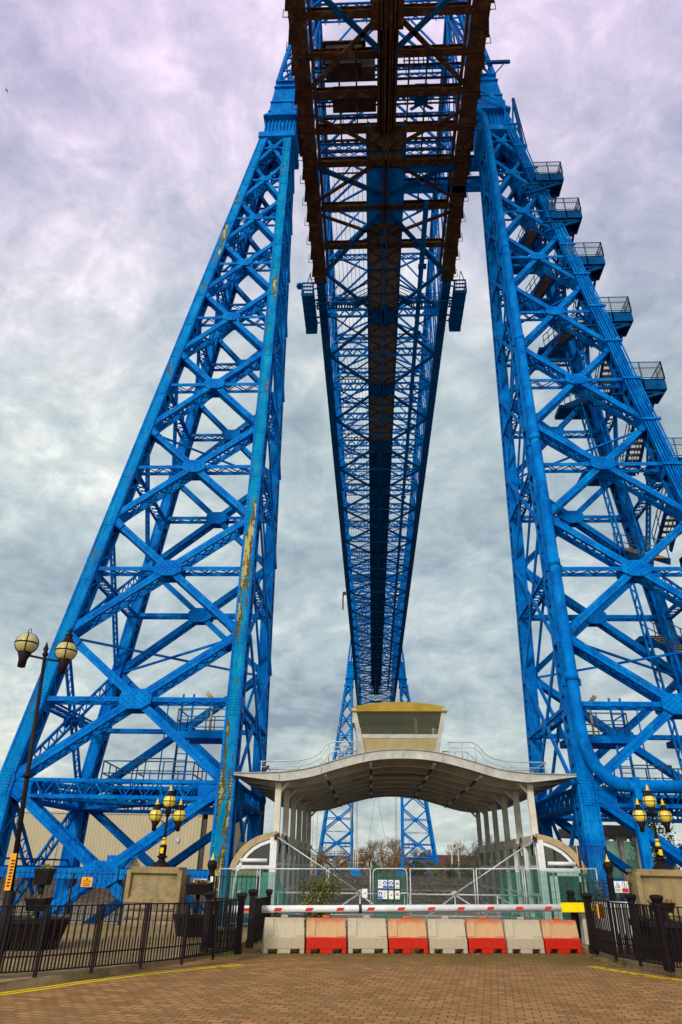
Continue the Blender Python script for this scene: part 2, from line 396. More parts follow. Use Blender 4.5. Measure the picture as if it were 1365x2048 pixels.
def text(s, size, loc, name, mat, parent, rz=0.0, thick=0.002):
    cu = bpy.data.curves.new(name, 'FONT'); cu.body = s; cu.size = size; cu.align_x = 'CENTER'; cu.align_y = 'CENTER'; cu.extrude = thick
    cu.materials.append(mat); tmp = bpy.data.objects.new(name, cu); me = bpy.data.meshes.new_from_object(tmp); bpy.data.objects.remove(tmp)
    o = bpy.data.objects.new(name, me); scn.collection.objects.link(o)
    o.rotation_euler = (R_(90), 0, rz); o.parent = parent; o.location = V(loc) - W[parent.name]
    W[o.name] = V(loc); return o

def laced(mb, a, b, n, w, d, pitch=0.5, lw=0.07, both=True, strip=True):
    """box member of two plates joined by zigzag lacing; n = normal of the truss face"""
    a = V(a); b = V(b); n = V(n); t = b - a; L = t.length; t.normalize(); n = (n - t * n.dot(t)).normalized(); m = n.cross(t)
    for sgn in (-1, 1):
        for e in (-1, 1): mb.bar(a + n * sgn * d / 2 + m * e * w * .262, b + n * sgn * d / 2 + m * e * w * .262, w * .476, 0.05, n)   # two leaves with a seam
        mb.bar(a + n * sgn * (d / 2 - .03), b + n * sgn * (d / 2 - .03), .06, 0.02, n)
    if mb.rv:                                                        # rusting batten edges on the outer plate
        k = int(L / 1.15)
        for i in range(1, k):
            mb.cur = 2 if (i * 7 + int(L * 10)) % 5 == 0 else 1; c = a + t * (L * i / k) + n * (d / 2 + .027)
            mb.bar(c - m * w * .46, c - m * w * .05, .035, .008, n); mb.cur = 0
        if strip:                                                       # angle irons along both edges
            for e in (-1, 1): mb.bar(a + n * sgn * d * .42 + m * e * w * .46, b + n * sgn * d * .42 + m * e * w * .46, 0.03, d * .2, n)
    k = max(2, int(L / pitch))
    for e in ((-1, 1) if both else (-1,)):
        for i in range(k):
            p = a + t * (L * i / k) + m * e * w * .47; q = a + t * (L * (i + 1) / k) + m * e * w * .47
            s = 1 if i % 2 else -1
            mb.bar(p + n * s * d * .42, q - n * s * d * .42, lw, 0.018, m)
def lattice(mb, a, b, n, w, pitch=0.45, fw=0.11, lw=0.05, cross=False, th=0.05):
    """two flanges lying in the face, zigzag between"""
    a = V(a); b = V(b); n = V(n); t = b - a; L = t.length; t.normalize(); n = (n - t * n.dot(t)).normalized(); m = n.cross(t)
    for e in (-1, 1): mb.bar(a + m * e * w / 2, b + m * e * w / 2, fw, th * 2, n)
    k = max(2, int(L / pitch))
    for i in range(k):
        p = a + t * (L * i / k); q = a + t * (L * (i + 1) / k); s = 1 if i % 2 else -1
        mb.bar(p + m * s * w / 2, q - m * s * w / 2, lw, th, n)
        if cross: mb.bar(p - m * s * w / 2, q + m * s * w / 2, lw, th * .7, n)
def gusset(mb, c, n, u, rx, ry, off, rivets=True, rr=0.032):
    c = V(c); n = V(n).normalized(); u = V(u); u = (u - n * u.dot(n)).normalized(); v = n.cross(u)
    k = 0.45
    pts = [(-1, -k), (-k, -1), (k, -1), (1, -k), (1, k), (k, 1), (-k, 1), (-1, k)]
    mb.prism([c + n * off + u * rx * p + v * ry * q for p, q in pts], n * 0.03)
    if rivets:
        for i in range(-4, 5):
            for j in range(-3, 4):
                if abs(i) / 4.6 + abs(j) / 3.6 < 1.25 and (i + j) % 2 == 0:
                    mb.rivet(c + n * (off + 0.03) + u * rx * i / 4.9 + v * ry * j / 3.9, n, rr)
# ------------------------------------------------------------------ the bridge
YC = 33.102; HK = 4.535; HT = 53.676; WI, WIT, WO, WOT = 7.256, 7.875, 16.533, 9.698; B0, BT = 3.963, 0.818
ZX = [1.55, 7.99, 14.4, 20.5, 26.45, 32.2, 37.5, 42.45, 47.15, 51.55]          # heights of the brace centres
ZJ = [-1.9, 4.65, 11.2, 17.5, 23.5, 29.4, 34.9, 40.0, 44.85, 49.4, 53.4]       # heights of the joints on the legs
def legp(s, fr, io, z):
    """fr -1 front, +1 rear; io 'i' inner, 'o' outer leg"""
    t = min(max((z - HK) / (HT - HK), 0), 1)
    x = WI + (WIT - WI) * t if io == 'i' else WO + (WOT - WO) * t
    return V((s * x, YC + fr * (B0 + (BT - B0) * t), z))
bridge = thing('transporter_bridge', 'tall blue steel transporter bridge on four braced lattice towers', 'bridge', (0, YC, 0))
LW, LD = 0.86, 0.85
def leg_mesh(s, fr, io):
    W0 = 0.63 if fr < 0 else 0.58
    mb = MB(); mb.rv = 2; zs = [-2.0, HK - .35, HK + .35, 20, 37, HT]
    for z0, z1 in zip(zs, zs[1:]):
        LW = W0 * (1.18 if z1 < 6 else 1)
        a, b = legp(s, fr, io, z0), legp(s, fr, io, z1)
        t = (b - a).normalized(); n = V((0, 1, 0)); n = (n - t * n.dot(t)).normalized(); m = n.cross(t)
        for e in (-1, 1):
            mb.cur = 1 if (e == -1 and fr == -1) else 0
            mb.bar(a + n * e * LD / 2, b + n * e * LD / 2, LW, 0.06, n)
            mb.cur = 0
            for k in (-1, 1):
                mb.bar(a + n * e * (LD / 2 + .045) + m * k * (LW / 2 - .05), b + n * e * (LD / 2 + .045) + m * k * (LW / 2 - .05), 0.1, 0.03, n)
                mb.bar(a + n * e * LD * .4 + m * k * LW * .49, b + n * e * LD * .4 + m * k * LW * .49, 0.03, 0.17, n)
        L = (b - a).length; k = max(1, int(L / 0.72))
        for e in (-1, 1):
            for i in range(k):
                p = a + t * (L * i / k) + m * e * LW * .47; q = a + t * (L * (i + 1) / k) + m * e * LW * .47; sg = 1 if i % 2 else -1
                mb.bar(p + n * sg * LD * .4, q - n * sg * LD * .4, 0.09, 0.02, m)
        # web set back inside the box, so the leg is not see-through
        mb.bar(a, b, 0.05, LD * .9, n)
    LW = W0
    for zj in ZJ[:-1] + ZX:                                                        # splice plates with their rivets
        p = legp(s, fr, io, zj); t = (legp(s, fr, io, zj + 1) - legp(s, fr, io, zj - 1)).normalized()
        n = V((0, 1, 0)); n = (n - t * n.dot(t)).normalized(); m = n.cross(t)
        mb.cur = 1 if fr == -1 else 0
        mb.bar(p - n * (LD / 2 + .04) - t * .55, p - n * (LD / 2 + .04) + t * .55, LW * .76, 0.03, n)
        mb.cur = 0
        if fr == -1:
            for i in range(-4, 5):
                for j in (-.22, -.13, .13, .22):
                    mb.rivet(p - n * (LD / 2 + .057) + t * i * .12 + m * j, -n, 0.026)
        for e in (-1, 1): mb.bar(p + m * e * LW * .5 - t * .35, p + m * e * LW * .5 + t * .35, 0.03, LD * .8, n)
    if fr == -1:                                                                   # rivet lines down both edges of the front plate
        z = -1.0
        while z < 40:
            p = legp(s, fr, io, z); t = (legp(s, fr, io, z + 1) - legp(s, fr, io, z - 1)).normalized()
            n = V((0, 1, 0)); n = (n - t * n.dot(t)).normalized(); m = n.cross(t)
            for e in (-1, 1): mb.rivet(p - n * (LD / 2 + .06) + m * e * (LW / 2 - .05), -n, 0.024)
            z += 0.24
    mb.box(*sorted((legp(s, fr, io, 0).x - .65, legp(s, fr, io, 0).x + .65)), legp(s, fr, io, 0).y - .65, legp(s, fr, io, 0).y + .65, -2.05, -1.75)
    return mb
def tower(s):
    root = empty('tower', (s * (WI + WO) / 2, YC, -2), bridge)
    for fr in (-1, 1):
        for io in 'io':
            fm = 'peel' if (s == -1 and fr == -1 and io == 'i') else ('worn' if s == -1 else 'steel')
            leg_mesh(s, fr, io).build('leg', [M['steel'], M[fm], M['deck']], root)
    for fr in (-1, 1):
        for i, zx in enumerate(ZX):
            z0, z1 = ZJ[i], ZJ[i + 1]
            mb = MB(); n = V((0, fr, 0)); mb.rv = 1
            a0, a1 = legp(s, fr, 'i', z0), legp(s, fr, 'i', z1); b0, b1 = legp(s, fr, 'o', z0), legp(s, fr, 'o', z1)
            n = (a1 - a0).cross(b0 - a0).normalized()
            if n.y * fr < 0: n = -n
            w = (0.365 - i * 0.013) * (1 if fr < 0 else .88); dd = 0.60 if fr < 0 else .5
            p = lambda u, v: u + (v - u).normalized() * .2
            laced(mb, p(a0, b1), p(b1, a0), n, w, dd, 0.5, 0.08)
            c = None
            # second diagonal, plates set 2 cm proud so they never share a plane with the first
            laced(mb, p(b0, a1), p(a1, b0), n, w, dd + .13, 0.5, 0.08)
            # where the diagonals cross
            da = b1 - a0; db = a1 - b0
            r = (b0 - a0); den = da.x * db.z - da.z * db.x
            tt = (r.x * db.z - r.z * db.x) / den; c = a0 + da * tt
            for e in (-1, 1): gusset(mb, c, n * e, V((1, 0, 0)), 0.74 - i * .035, 0.46 - i * .022, dd / 2 + .1, rivets=e == 1, rr=.032)
            for (q, qq) in ((a1, b0), (b1, a0), (a0, b1), (b0, a1)):               # end gussets at the legs
                dr = (qq - q).normalized()
                mb.bar(q + dr * .1, q + dr * (1.0 - i * .05), w * 1.3, dd + .19, n, w * 1.04, dd + .19)
                if i < 6 and fr == -1:
                    mm = n.cross(dr)
                    for k in range(6):
                        for j in (-1, 1): mb.rivet(q + dr * (.42 + k * .1) + mm * j * w * .36 + n * (dd / 2 + .095), n, 0.03)
            mb.build('cross_brace', [M['steel'], M['deck'], M['rustspot']], root)
            if i > 0:
                mb = MB(); a = legp(s, fr, 'i', c.z); b = legp(s, fr, 'o', c.z)
                laced(mb, a, b, n, 0.20, 0.62, 0.55, 0.07)
                mb.build('cross_beam', M['steel'], root)
            else:
                mb = MB(); a = legp(s, fr, 'i', c.z); b = legp(s, fr, 'o', c.z); laced(mb, a, b, n, 0.36, 0.6, 0.55, 0.08)
                mb.build('cross_beam', M['steel'], root)
    for io in 'io':
        for i, zx in enumerate(ZX):
            z0, z1 = ZJ[i], ZJ[i + 1]; mb = MB()
            a0, a1 = legp(s, -1, io, z0), legp(s, -1, io, z1); b0, b1 = legp(s, 1, io, z0), legp(s, 1, io, z1)
            n = V((1, 0, 0))
            if io == 'o' and i < 8:
                w = 0.52 - i * .03
                lattice(mb, a0, b1, n, w, 0.34, 0.12, 0.05); lattice(mb, b0 + V((s * .13, 0, 0)), a1 + V((s * .13, 0, 0)), n, w, 0.34, 0.12, 0.05)
            else:
                w = 0.24 - i * .01
                for off in (-.3, .3):
                    mb.bar(a0 + V((off, 0, 0)), b1 + V((off, 0, 0)), 0.09, w, V((0, 0, 1))); mb.bar(b0 + V((off + .1, 0, 0)), a1 + V((off + .1, 0, 0)), 0.09, w, V((0, 0, 1)))
            c = (a0 + a1 + b0 + b1) / 4
            for e in (-1, 1): gusset(mb, c, n * e, V((0, 1, 0)), .34, .34, .36, rivets=False)
            mb.build('cross_brace', M['steel'], root)
            mb = MB(); a = legp(s, -1, io, ZX[i]); b = legp(s, 1, io, ZX[i])
            lattice(mb, a, b, V((0, 0, 1)), 0.6, 0.4, 0.12, 0.06, cross=True)
            mb.bar(a + V((0, 0, .3)), b + V((0, 0, .3)), .1, .08)
            mb.build('cross_beam', M['steel'], root)
    # wide lattice girders tying the legs at the knee, and the bracing plane between them
    def deep(a, b, n, h=.62, pitch=.42):
        mb = MB(); a = V(a); b = V(b); n = V(n)
        for e in (-.28, .28):
            for q in (-1, 1): mb.bar(a + n * e + V((0, 0, q * h / 2)), b + n * e + V((0, 0, q * h / 2)), 0.13, 0.14)
            L = (b - a).length; k = int(L / pitch); t = (b - a).normalized()
            for i in range(k):
                sg = 1 if i % 2 else -1
                mb.bar(a + n * e + t * (L * i / k) + V((0, 0, sg * h / 2)), a + n * e + t * (L * (i + 1) / k) - V((0, 0, sg * h / 2)), 0.04, 0.09, n)
        for q in (-1, 1):
            L = (b - a).length; k = int(L / .7); t = (b - a).normalized()
            for i in range(k):
                sg = 1 if i % 2 else -1
                mb.bar(a + t * (L * i / k) + n * sg * .28 + V((0, 0, q * h / 2)), a + t * (L * (i + 1) / k) - n * sg * .28 + V((0, 0, q * h / 2)), 0.07, 0.03)
        for e in (0, 1):
            p = a if e == 0 else b; d = (b - a).normalized() * (1 if e == 0 else -1)
            mb.bar(p + d * .3, p + d * 1.15, .62, h * 1.25, V((0, 0, 1)))
        mb.build('tie_girder', M['steel'], root)
    z = 4.45
    for fr in (-1, 1): deep(legp(s, fr, 'i', z), legp(s, fr, 'o', z), (0, 1, 0))
    for io in 'io': deep(legp(s, -1, io, z), legp(s, 1, io, z), (1, 0, 0))
    deep(legp(s, -1, 'i', z), legp(s, 1, 'o', z), (.6, .8, 0), .5); deep(legp(s, 1, 'i', z - .02), legp(s, -1, 'o', z - .02), (-.6, .8, 0), .5)
    for zz in (11.2, 23.5, 34.9):                                                   # thin rods crossing in plan
        mb = MB()
        mb.bar(legp(s, -1, 'i', zz), legp(s, 1, 'o', zz), .1, .1); mb.bar(legp(s, 1, 'i', zz - .1), legp(s, -1, 'o', zz - .1), .1, .1)
        mb.build('plan_brace', M['steel'], root)
    # riveted cap block and the tapering lattice above it
    mb = MB()
    def slab(x0, x1, xt0, xt1, y0, y1, yt0, yt1, z0, z1):
        xs = sorted((s * x0, s * x1)); xt = sorted((s * xt0, s * xt1))
        mb.hexa([(xs[0], y0, z0), (xs[1], y0, z0), (xs[1], y1, z0), (xs[0], y1, z0), (xt[0], yt0, z1), (xt[1], yt0, z1), (xt[1], yt1, z1), (xt[0], yt1, z1)])
    yf, yr = YC - 1.35, YC + 1.35
    slab(7.25, 10.2, 7.25, 10.2, yf - .12, yr + .12, yf - .12, yr + .12, HT - .7, HT - .1)
    slab(7.3, 9.85, 7.3, 9.72, yf + .12, yr - .12, yf + .12, yr - .12, HT - .1, 55.4)
    for i in range(9):
        x = 7.4 + i * .29; slab(x, x + .09, x, x + .09, yf, yr, yf, yr, HT - .1, 55.4)
    slab(7.25, 9.95, 7.25, 9.8, yf - .35, yr + .35, yf - .35, yr + .35, 55.4, 55.62)
    slab(7.0, 9.7, 7.0, 9.3, yf, yr, yf + .2, yr - .2, 55.62, 60.8)
    for zz in (56.5, 57.8, 60.0, 60.85): slab(7.0, 9.7 - (zz - 55.6) * .08 + .06, 7.0, 9.7 - (zz - 55.6) * .08 + .06, yf - .02, yr + .02, yf - .02, yr + .02, zz, zz + .12)
    p = [V((s * 7.25, yf - .3, 55.65)), V((s * 9.85, yf - .3, 55.65)), V((s * 7.25, yf - .3, 57.3))]
    mb.prism(p, (0, .1, 0))
    for i in range(9):
        for k in range(4): mb.rivet((s * (7.5 + i * .22), yf + .04, 58.4 + k * .35), (0, -1, 0), .04)
    mb.build('cap_block', M['steel'], root)
    mb = MB()
    for fr in (-1, 1):
        y0, y1 = YC + fr * 1.15, YC + fr * .9
        a, b = V((s * 9.2, y0, 60.8)), V((s * 7.3, y1, 77)); a2, b2 = V((s * 8.2, y0, 60.8)), V((s * 6.5, y1, 77))
        mb.bar(a, b, .34, .3); mb.bar(a2, b2, .3, .26)
        for k in range(8):
            u, v = k / 8, (k + 1) / 8
            mb.bar(a.lerp(b, u), a2.lerp(b2, v), .14, .14); mb.bar(a2.lerp(b2, u), a.lerp(b, u), .12, .12)
    for k in range(9): mb.bar(V((s * (9.2 - 1.9 * k / 8), YC - 1.1, 60.8 + 16.2 * k / 8)), V((s * (9.2 - 1.9 * k / 8), YC + 1.1, 60.8 + 16.2 * k / 8)), .12, .12)
    mb.build('lattice_head', M['steel'], root)
    # working platforms inside the foot of the tower: floor, railings and a ladder
    def railing(pts, h=1.05, mat='rail'):
        mb = MB()
        for a, b in zip(pts, pts[1:]):
            a = V(a); b = V(b); k = max(1, round((b - a).length / 1.3))
            for zz in (h * .5, h): mb.bar(a + V((0, 0, zz)), b + V((0, 0, zz)), .05, .05)
            for i in range(k + 1): mb.bar(a.lerp(b, i / k), a.lerp(b, i / k) + V((0, 0, h)), .05, .05, (0, 1, 0))
        mb.build('railing', M[mat], root)
    X = lambda x: s * x
    mb = MB(); mb.box(*sorted((X(7.9), X(10.7))), YC - .6, YC + 1.2, 7.1, 7.4); mb.build('platform', M['steel'], root)
    railing([(X(7.9), YC - .6, 7.4), (X(10.7), YC - .6, 7.4), (X(10.7), YC + 1.2, 7.4), (X(7.9), YC + 1.2, 7.4)])
    mb = MB(); mb.box(*sorted((X(9.4), X(13.9))), YC - 1.5, YC + 1.9, 4.7, 4.84); mb.build('platform', M['steel'], root)
    railing([(X(9.4), YC - 1.5, 4.84), (X(13.6), YC - 1.5, 4.84), (X(13.9), YC + 1.9, 4.84), (X(9.6), YC + 1.9, 4.84), (X(9.4), YC - 1.5, 4.84)])
    railing([(X(10.6), YC - .6, 4.84), (X(12.3), YC - .6, 4.84), (X(12.4), YC + .8, 4.84)], 1.3)
    mb = MB()
    for e in (-.26, .26): mb.bar((X(10.35 + e), YC - .4, 4.8), (X(10.35 + e), YC - .4, 9.2), .08, .08, (0, 1, 0))
    for k in range(15): mb.bar((X(10.09), YC - .4, 4.95 + k * .29), (X(10.61), YC - .4, 4.95 + k * .29), .035, .035)
    for e in (-.33, .33): mb.bar((X(10.95 + e), YC - .5, 4.8), (X(10.95 + e), YC - .5, 9.0), .05, .05, (0, 1, 0))
    mb.build('ladder', M['steel'], root)
    mb = MB()                                                                       # little warning lamp on a rusty post
    mb.tube([(X(9.1), YC - .5, 7.4), (X(9.1), YC - .5, 8.9)], .06, 6); mb.tube([(X(9.1), YC - .5, 8.9), (X(9.4), YC - .6, 9.25)], .1, 8)
    mb.build('beacon', M['tan'], root)
    return root
near_left = tower(-1); near_right = tower(1)
def copy_tree(o, parent, shift):
    c = o.copy(); scn.collection.objects.link(c); c.parent = parent
    c.location = o.location + V(shift); W[c.name] = W[o.name] + V(shift)
    for ch in list(o.children):
        k = ch.copy(); scn.collection.objects.link(k); k.parent = c
    return c
for t in (near_left, near_right): copy_tree(t, bridge, (0, 180, 0))

# ---- the high-level span
span = empty('span', (0, YC, 53), bridge)
ZC = 53.25; P = 6.1; Y0, Y1 = -9.0, 255.0
NODES = [51.7 + P * k for k in range(-9, 34)]
def depth(y):
    d = abs(y - 123.1)
    return (9.5 + 11.5 * (min(d, 90) / 90) ** 1.6) if d <= 90 else max(6, 21 - (d - 90) * .33)
for s in (-1, 1):
    mb = MB(); cx = s * 6.3
    mb.bar((cx, 47.1, ZC + .4), (cx, Y1, ZC + .4), .85, .8, (0, 0, 1))
    y = 47.5
    while y < Y1: mb.bar((cx, y, ZC - .02), (cx, y + .5, ZC - .02), .87, .04); y += 6.1          # splice plates
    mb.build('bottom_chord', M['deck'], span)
    mb = MB()
    mb.bar((cx, Y0, ZC + .33), (cx, 47.1, ZC + .33), 1.2, .66, (0, 0, 1))
    for yy in (23.5, 26.1, 28.8, 31.5, 34.4, 38.6, 42.7, 46.9): mb.bar((cx, yy - .06, ZC - .03), (cx, yy + .06, ZC - .03), 1.24, .06)
    mb.bar((cx - s * .85, Y0, ZC + .25), (cx - s * .85, 46, ZC + .25), .22, .5, (0, 0, 1))
    mb.build('timbered_chord', M['soot'], span)
    y = 3.0
    while y < 47:                                                                   # stepped side boards and their hooks
        mb = MB()
        mb.prism([(cx + s * .6, y, ZC + .1), (cx + s * (.82), y + 1.3, ZC + .1), (cx + s * .6, y + 1.3, ZC + .1)], (0, 0, .9))
        mb.tube([(cx + s * .62, y + 1.7, ZC + .2), (cx + s * 1.0, y + 1.7, ZC + .2), (cx + s * 1.0, y + 1.7, ZC + 1.3)], .03, 5)
        mb.build('side_board', M['soot'], span); y += 2.1
    mb = MB()
    pts = [V((cx, y, ZC + depth(y))) for y in NODES]
    for a, b in zip(pts, pts[1:]): mb.bar(a, b, .7, .7, (0, 0, 1))
    mb.build('top_chord', M['span'], span)
    for i, y in enumerate(NODES):
        mb = MB(); lattice(mb, (cx, y, ZC + .6), (cx, y, ZC + depth(y) - .2), (0, 1, 0), .5, .6, .16, .06); mb.bar((cx, y, ZC + .6), (cx, y, ZC + depth(y) - .2), .1, .5, (0, 1, 0))
        mb.build('post', M['span'], span)
    for i in range(len(NODES) - 1):
        y0, y1 = NODES[i], NODES[i + 1]; mb = MB()
        up = (y0 < 123) ^ (y0 < YC) ^ (y0 > 213)
        a, b = ((cx, y0, ZC + depth(y0)), (cx, y1, ZC + .7)) if up else ((cx, y0, ZC + .7), (cx, y1, ZC + depth(y1)))
        mb.bar(V(a) + V((.2, 0, 0)), V(b) + V((.2, 0, 0)), .08, .34); mb.bar(V(a) - V((.2, 0, 0)), V(b) - V((.2, 0, 0)), .08, .34)
        mb.build('web_diagonal', M['span'], span)
def wlat(mb, x0, x1, y, z, h, pitch, fb=.16, lw=.1, cross=False):
    mb.bar((x0, y, z), (x1, y, z), fb, fb); mb.bar((x0, y, z + h), (x1, y, z + h), fb, fb)
    k = max(2, round((x1 - x0) / pitch))
    for i in range(k):
        xa, xb = x0 + (x1 - x0) * i / k, x0 + (x1 - x0) * (i + 1) / k; sg = i % 2
        mb.bar((xa, y, z + h * sg), (xb, y, z + h * (1 - sg)), lw, lw, (0, 1, 0))
        if cross: mb.bar((xa, y + .05, z + h * (1 - sg)), (xb, y + .05, z + h * sg), lw * .8, lw * .8, (0, 1, 0))
for i, y in enumerate(NODES):
    if y > 46:
        mb = MB(); wlat(mb, -5.9, 5.9, y, ZC + .12, .95, .62, .2, .13)
        for s in (-1, 1):                                                            # broad knee plates at both ends
            mb.prism([(s * 5.9, y - .03, ZC + .05), (s * 4.9, y - .03, ZC + .05), (s * 4.9, y - .03, ZC + 1.15), (s * 5.4, y - .03, ZC + 1.8), (s * 5.9, y - .03, ZC + 2.0)], (0, .06, 0))
        if abs(y - 123) < 3.1: mb.box(-5.9, 5.9, y - .2, y + .2, ZC - .05, ZC + 1.5)
        mb.build('cross_girder', M['span'], span)
    h = depth(y); mb = MB()
    wlat(mb, -6.1, 6.1, y, ZC + h - .5, .9, 1.2, .14, .08, True)
    if h > 11:
        for s in (-1, 1): mb.bar((s * 6, y, ZC + h * .5), (0, y, ZC + h - .4), .2, .2, (0, 1, 0)); mb.bar((s * 6, y, ZC + h * .62), (s * 2.5, y, ZC + h - .4), .14, .14, (0, 1, 0))
        wlat(mb, -6.1, 6.1, y + .3, ZC + h * .52, .8, 1.1, .14, .08, True)
    mb.build('sway_frame', M['span'], span)
for y in (10.5, 13.2, 15.8, 18.4, 21.0, 23.5, 26.1, 28.8, 31.6, 34.4, 38.6, 42.7):
    mb = MB(); mb.box(-5.65, 5.65, y - .26, y + .26, ZC - .02, ZC + .04); mb.bar((-5.65, y, ZC + .35), (5.65, y, ZC + .35), .1, .6, (0, 0, 1)); mb.box(-5.65, 5.65, y - .2, y + .2, ZC + .64, ZC + .7)
    mb.build('cross_girder', M['soot'], span)
for k in range(0, 17):                                                              # plan bracing: X panels two bays long
    yc = 51.7 + 2 * P * k
    mb = MB(); zz = ZC + .1
    for s in (-1, 1):
        for e in (-1, 1):
            mb.bar((s * .3, yc, zz), (s * 5.75, yc + e * P * .96, zz), .27, .26, (0, 0, 1))
            mb.bar((s * 5.7, yc + e * .4, zz + .7), (s * .3, yc + e * P * .9, zz + .7), .13, .13, (0, 0, 1))
    mb.prism([(-1.3, yc - .3, zz - .17), (-.4, yc - 1.1, zz - .17), (.4, yc - 1.1, zz - .17), (1.3, yc - .3, zz - .17), (1.3, yc + .3, zz - .17), (.4, yc + 1.1, zz - .17), (-.4, yc + 1.1, zz - .17), (-1.3, yc + .3, zz - .17)], (0, 0, .03))
    mb.build('plan_brace', M['deck'], span)  # shaded undersides drawn by the darker blue
    mb = MB(); h1 = lambda y: ZC + depth(y) + .3
    for s in (-1, 1): mb.bar((-s * 6, yc - P, h1(yc - P)), (s * 6, yc, h1(yc)), .2, .2); mb.bar((s * 6, yc, h1(yc)), (-s * 6, yc + P, h1(yc + P)), .2, .2)
    mb.build('top_brace', M['span'], span)
for yc, yk, w, mt in ((23.5, 28.3, .3, 'soot'), (26.0, 21.3, .34, 'deck'), (33.2, 30.4, .2, 'soot'), (37.3, 34.7, .36, 'deck'), (34.2, 37.7, .22, 'soot'), (39.2, 45.7, .36, 'deck'), (41.6, 39.3, .2, 'soot'), (15.0, 20.4, .3, 'soot')):
    mb = MB()
    for s in (-1, 1): mb.bar((s * .4, yc, ZC + .1), (s * 5.7, yk, ZC + .1), w, .26, (0, 0, 1))
    mb.build('plan_brace', M[mt], span)
mb = MB()                                                                            # timber walkway down the middle
y = 31.4; done = False
while y < 225:
    if y > 78 and not done:                                                          # boards are dark blue further out, timber brown nearer
        mb.build('walkway_boards', M['timber'], span); mb = MB(); done = True
    w = 1.5 if y < 213 else .9
    mb.box(-w, w, y, y + .27, ZC + .3 + (.012 if int(y * 10) % 3 else 0), ZC + .42); y += .3
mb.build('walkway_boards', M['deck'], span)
mb = MB()
for x in (-1.56, 1.56): mb.bar((x, 31.4, ZC + .3), (x, 225, ZC + .3), .14, .34, (0, 0, 1))
for x in (-.17, .17): mb.bar((x, 41, ZC - .22), (x, 225, ZC - .22), .13, .34, (0, 0, 1))
y = 32.0
while y < 224:
    for s in (-1, 1):
        mb.bar((s * .2, y, ZC + .16), (s * 1.5, y + 1.0, ZC + .16), .1, .1); mb.bar((s * .2, y, ZC + .14), (s * 1.5, y - 1.0, ZC + .14), .1, .1)
    mb.bar((-1.5, y + 1.5, ZC + .2), (1.5, y + 1.5, ZC + .2), .14, .14); y += 3.05
mb.build('walkway_frame', M['deck'], span)
mb = MB(); mb.box(-.75, .75, 8, 31.4, ZC + .1, ZC + .45); mb.box(-1.25, 1.05, 22.6, 24.4, ZC - .3, ZC + .5)
for x in (-.62, -.35, .35, .6): mb.bar((x, 8, ZC - .1), (x, 32, ZC - .1), .08, .4, (0, 0, 1))
for x in (-.17, .17): mb.bar((x, 5, ZC - .22), (x, 41, ZC - .22), .13, .34, (0, 0, 1))
mb.build('hoist_track', M['soot'], span)
mb = MB()                                                                            # stringers and catwalk grid beside the track
for x in (-4.9, -3.6, -2.3, 1.6, 2.9, 4.3): mb.bar((x, 25.9, ZC + .5), (x, 39.5 if x > 0 else 33, ZC + .5), .12, .25, (0, 0, 1))
for k in range(11): mb.bar((-5.4, 26.4 + k * .95, ZC + 1.0), (5.4, 26.4 + k * .95, ZC + 1.0), .1, .12)
mb.build('catwalk_stringer', M['soot'], span)
for y, zz, mt in ((26.6, 1.3, 'deck'), (28.2, 2.0, 'span'), (30.2, 1.5, 'deck'), (32.0, 2.3, 'span'), (33.4, 1.2, 'deck'), (36.0, 2.2, 'span'), (24.8, 2.4, 'deck'), (22.0, 1.8, 'span')):
    mb = MB(); wlat(mb, -5.6, 5.6, y, ZC + zz, .5, .55, .1, .07, True); mb.bar((-5.6, y + .4, ZC + zz + 1.1), (5.6, y + .4, ZC + zz + 1.1), .08, .08)
    for k in range(12): mb.bar((-5.5 + k, y + .4, ZC + zz), (-5.5 + k, y + .4, ZC + zz + 1.1), .06, .06, (0, 1, 0))
    mb.build('catwalk_girder', M[mt], span)
mb = MB(); mb.box(-4.6, -1.9, 27.0, 28.3, ZC + .8, ZC + 3.4); mb.box(-4.2, -.8, 29.6, 30.7, ZC + .9, ZC + 2.6); mb.box(-1.9, -.9, 27.2, 28.2, ZC + .6, ZC + 2.2)
mb.box(-4.9, -1.6, 26.8, 28.5, ZC + 3.4, ZC + 3.55)
mb.build('winch_house', M['brownpaint'], span)
mb = MB()
for k in range(10): mb.tube([(1.3 + k * .36, 27.6, ZC + 1.1), (1.3 + k * .36, 27.6, ZC + 3.0)], .05, 5)
for zz in (1.1, 2.0, 3.0): mb.bar((1.2, 27.6, ZC + zz), (4.8, 27.6, ZC + zz), .06, .06)
mb.tube([(2.2, 29.9, ZC + 1.6), (3.2, 29.9, ZC + 1.6)], .75, 14); mb.bar((1.9, 30.6, ZC + .9), (3.6, 30.6, ZC + 2.5), .25, .1, (0, 1, 0)); mb.bar((3.6, 30.6, ZC + .9), (1.9, 30.6, ZC + 2.5), .25, .1, (0, 1, 0))
mb.build('winch_gear', M['span'], span)
mb = MB()                                                                            # the plate girders linking the towers across the deck
for yy, z0, z1 in ((35.2, ZC + .2, ZC + 1.5), (37.0, ZC + .05, ZC + 1.3)):
    mb.box(-1.5, 8.2, yy - .12, yy + .12, z0, z1)
    for q in (z0, z1): mb.box(-1.5, 8.2, yy - .3, yy + .3, q - .05, q + .05)
for x in [-1.2 + k * 1.15 for k in range(9)]:
    mb.box(x, x + .1, 35.35, 36.85, ZC + .6, ZC + .75); mb.box(x, x + .1, 34.9, 35.05, ZC + .2, ZC + 1.4)
mb.box(-1.6, 1.6, 34.9, 40.2, ZC + .02, ZC + .26)
mb.build('plate_girder', M['span'], span)
mb = MB(); mb.tube([(3.6, 38, ZC - .2), (3.85, 215, ZC - .2)], .24, 8)
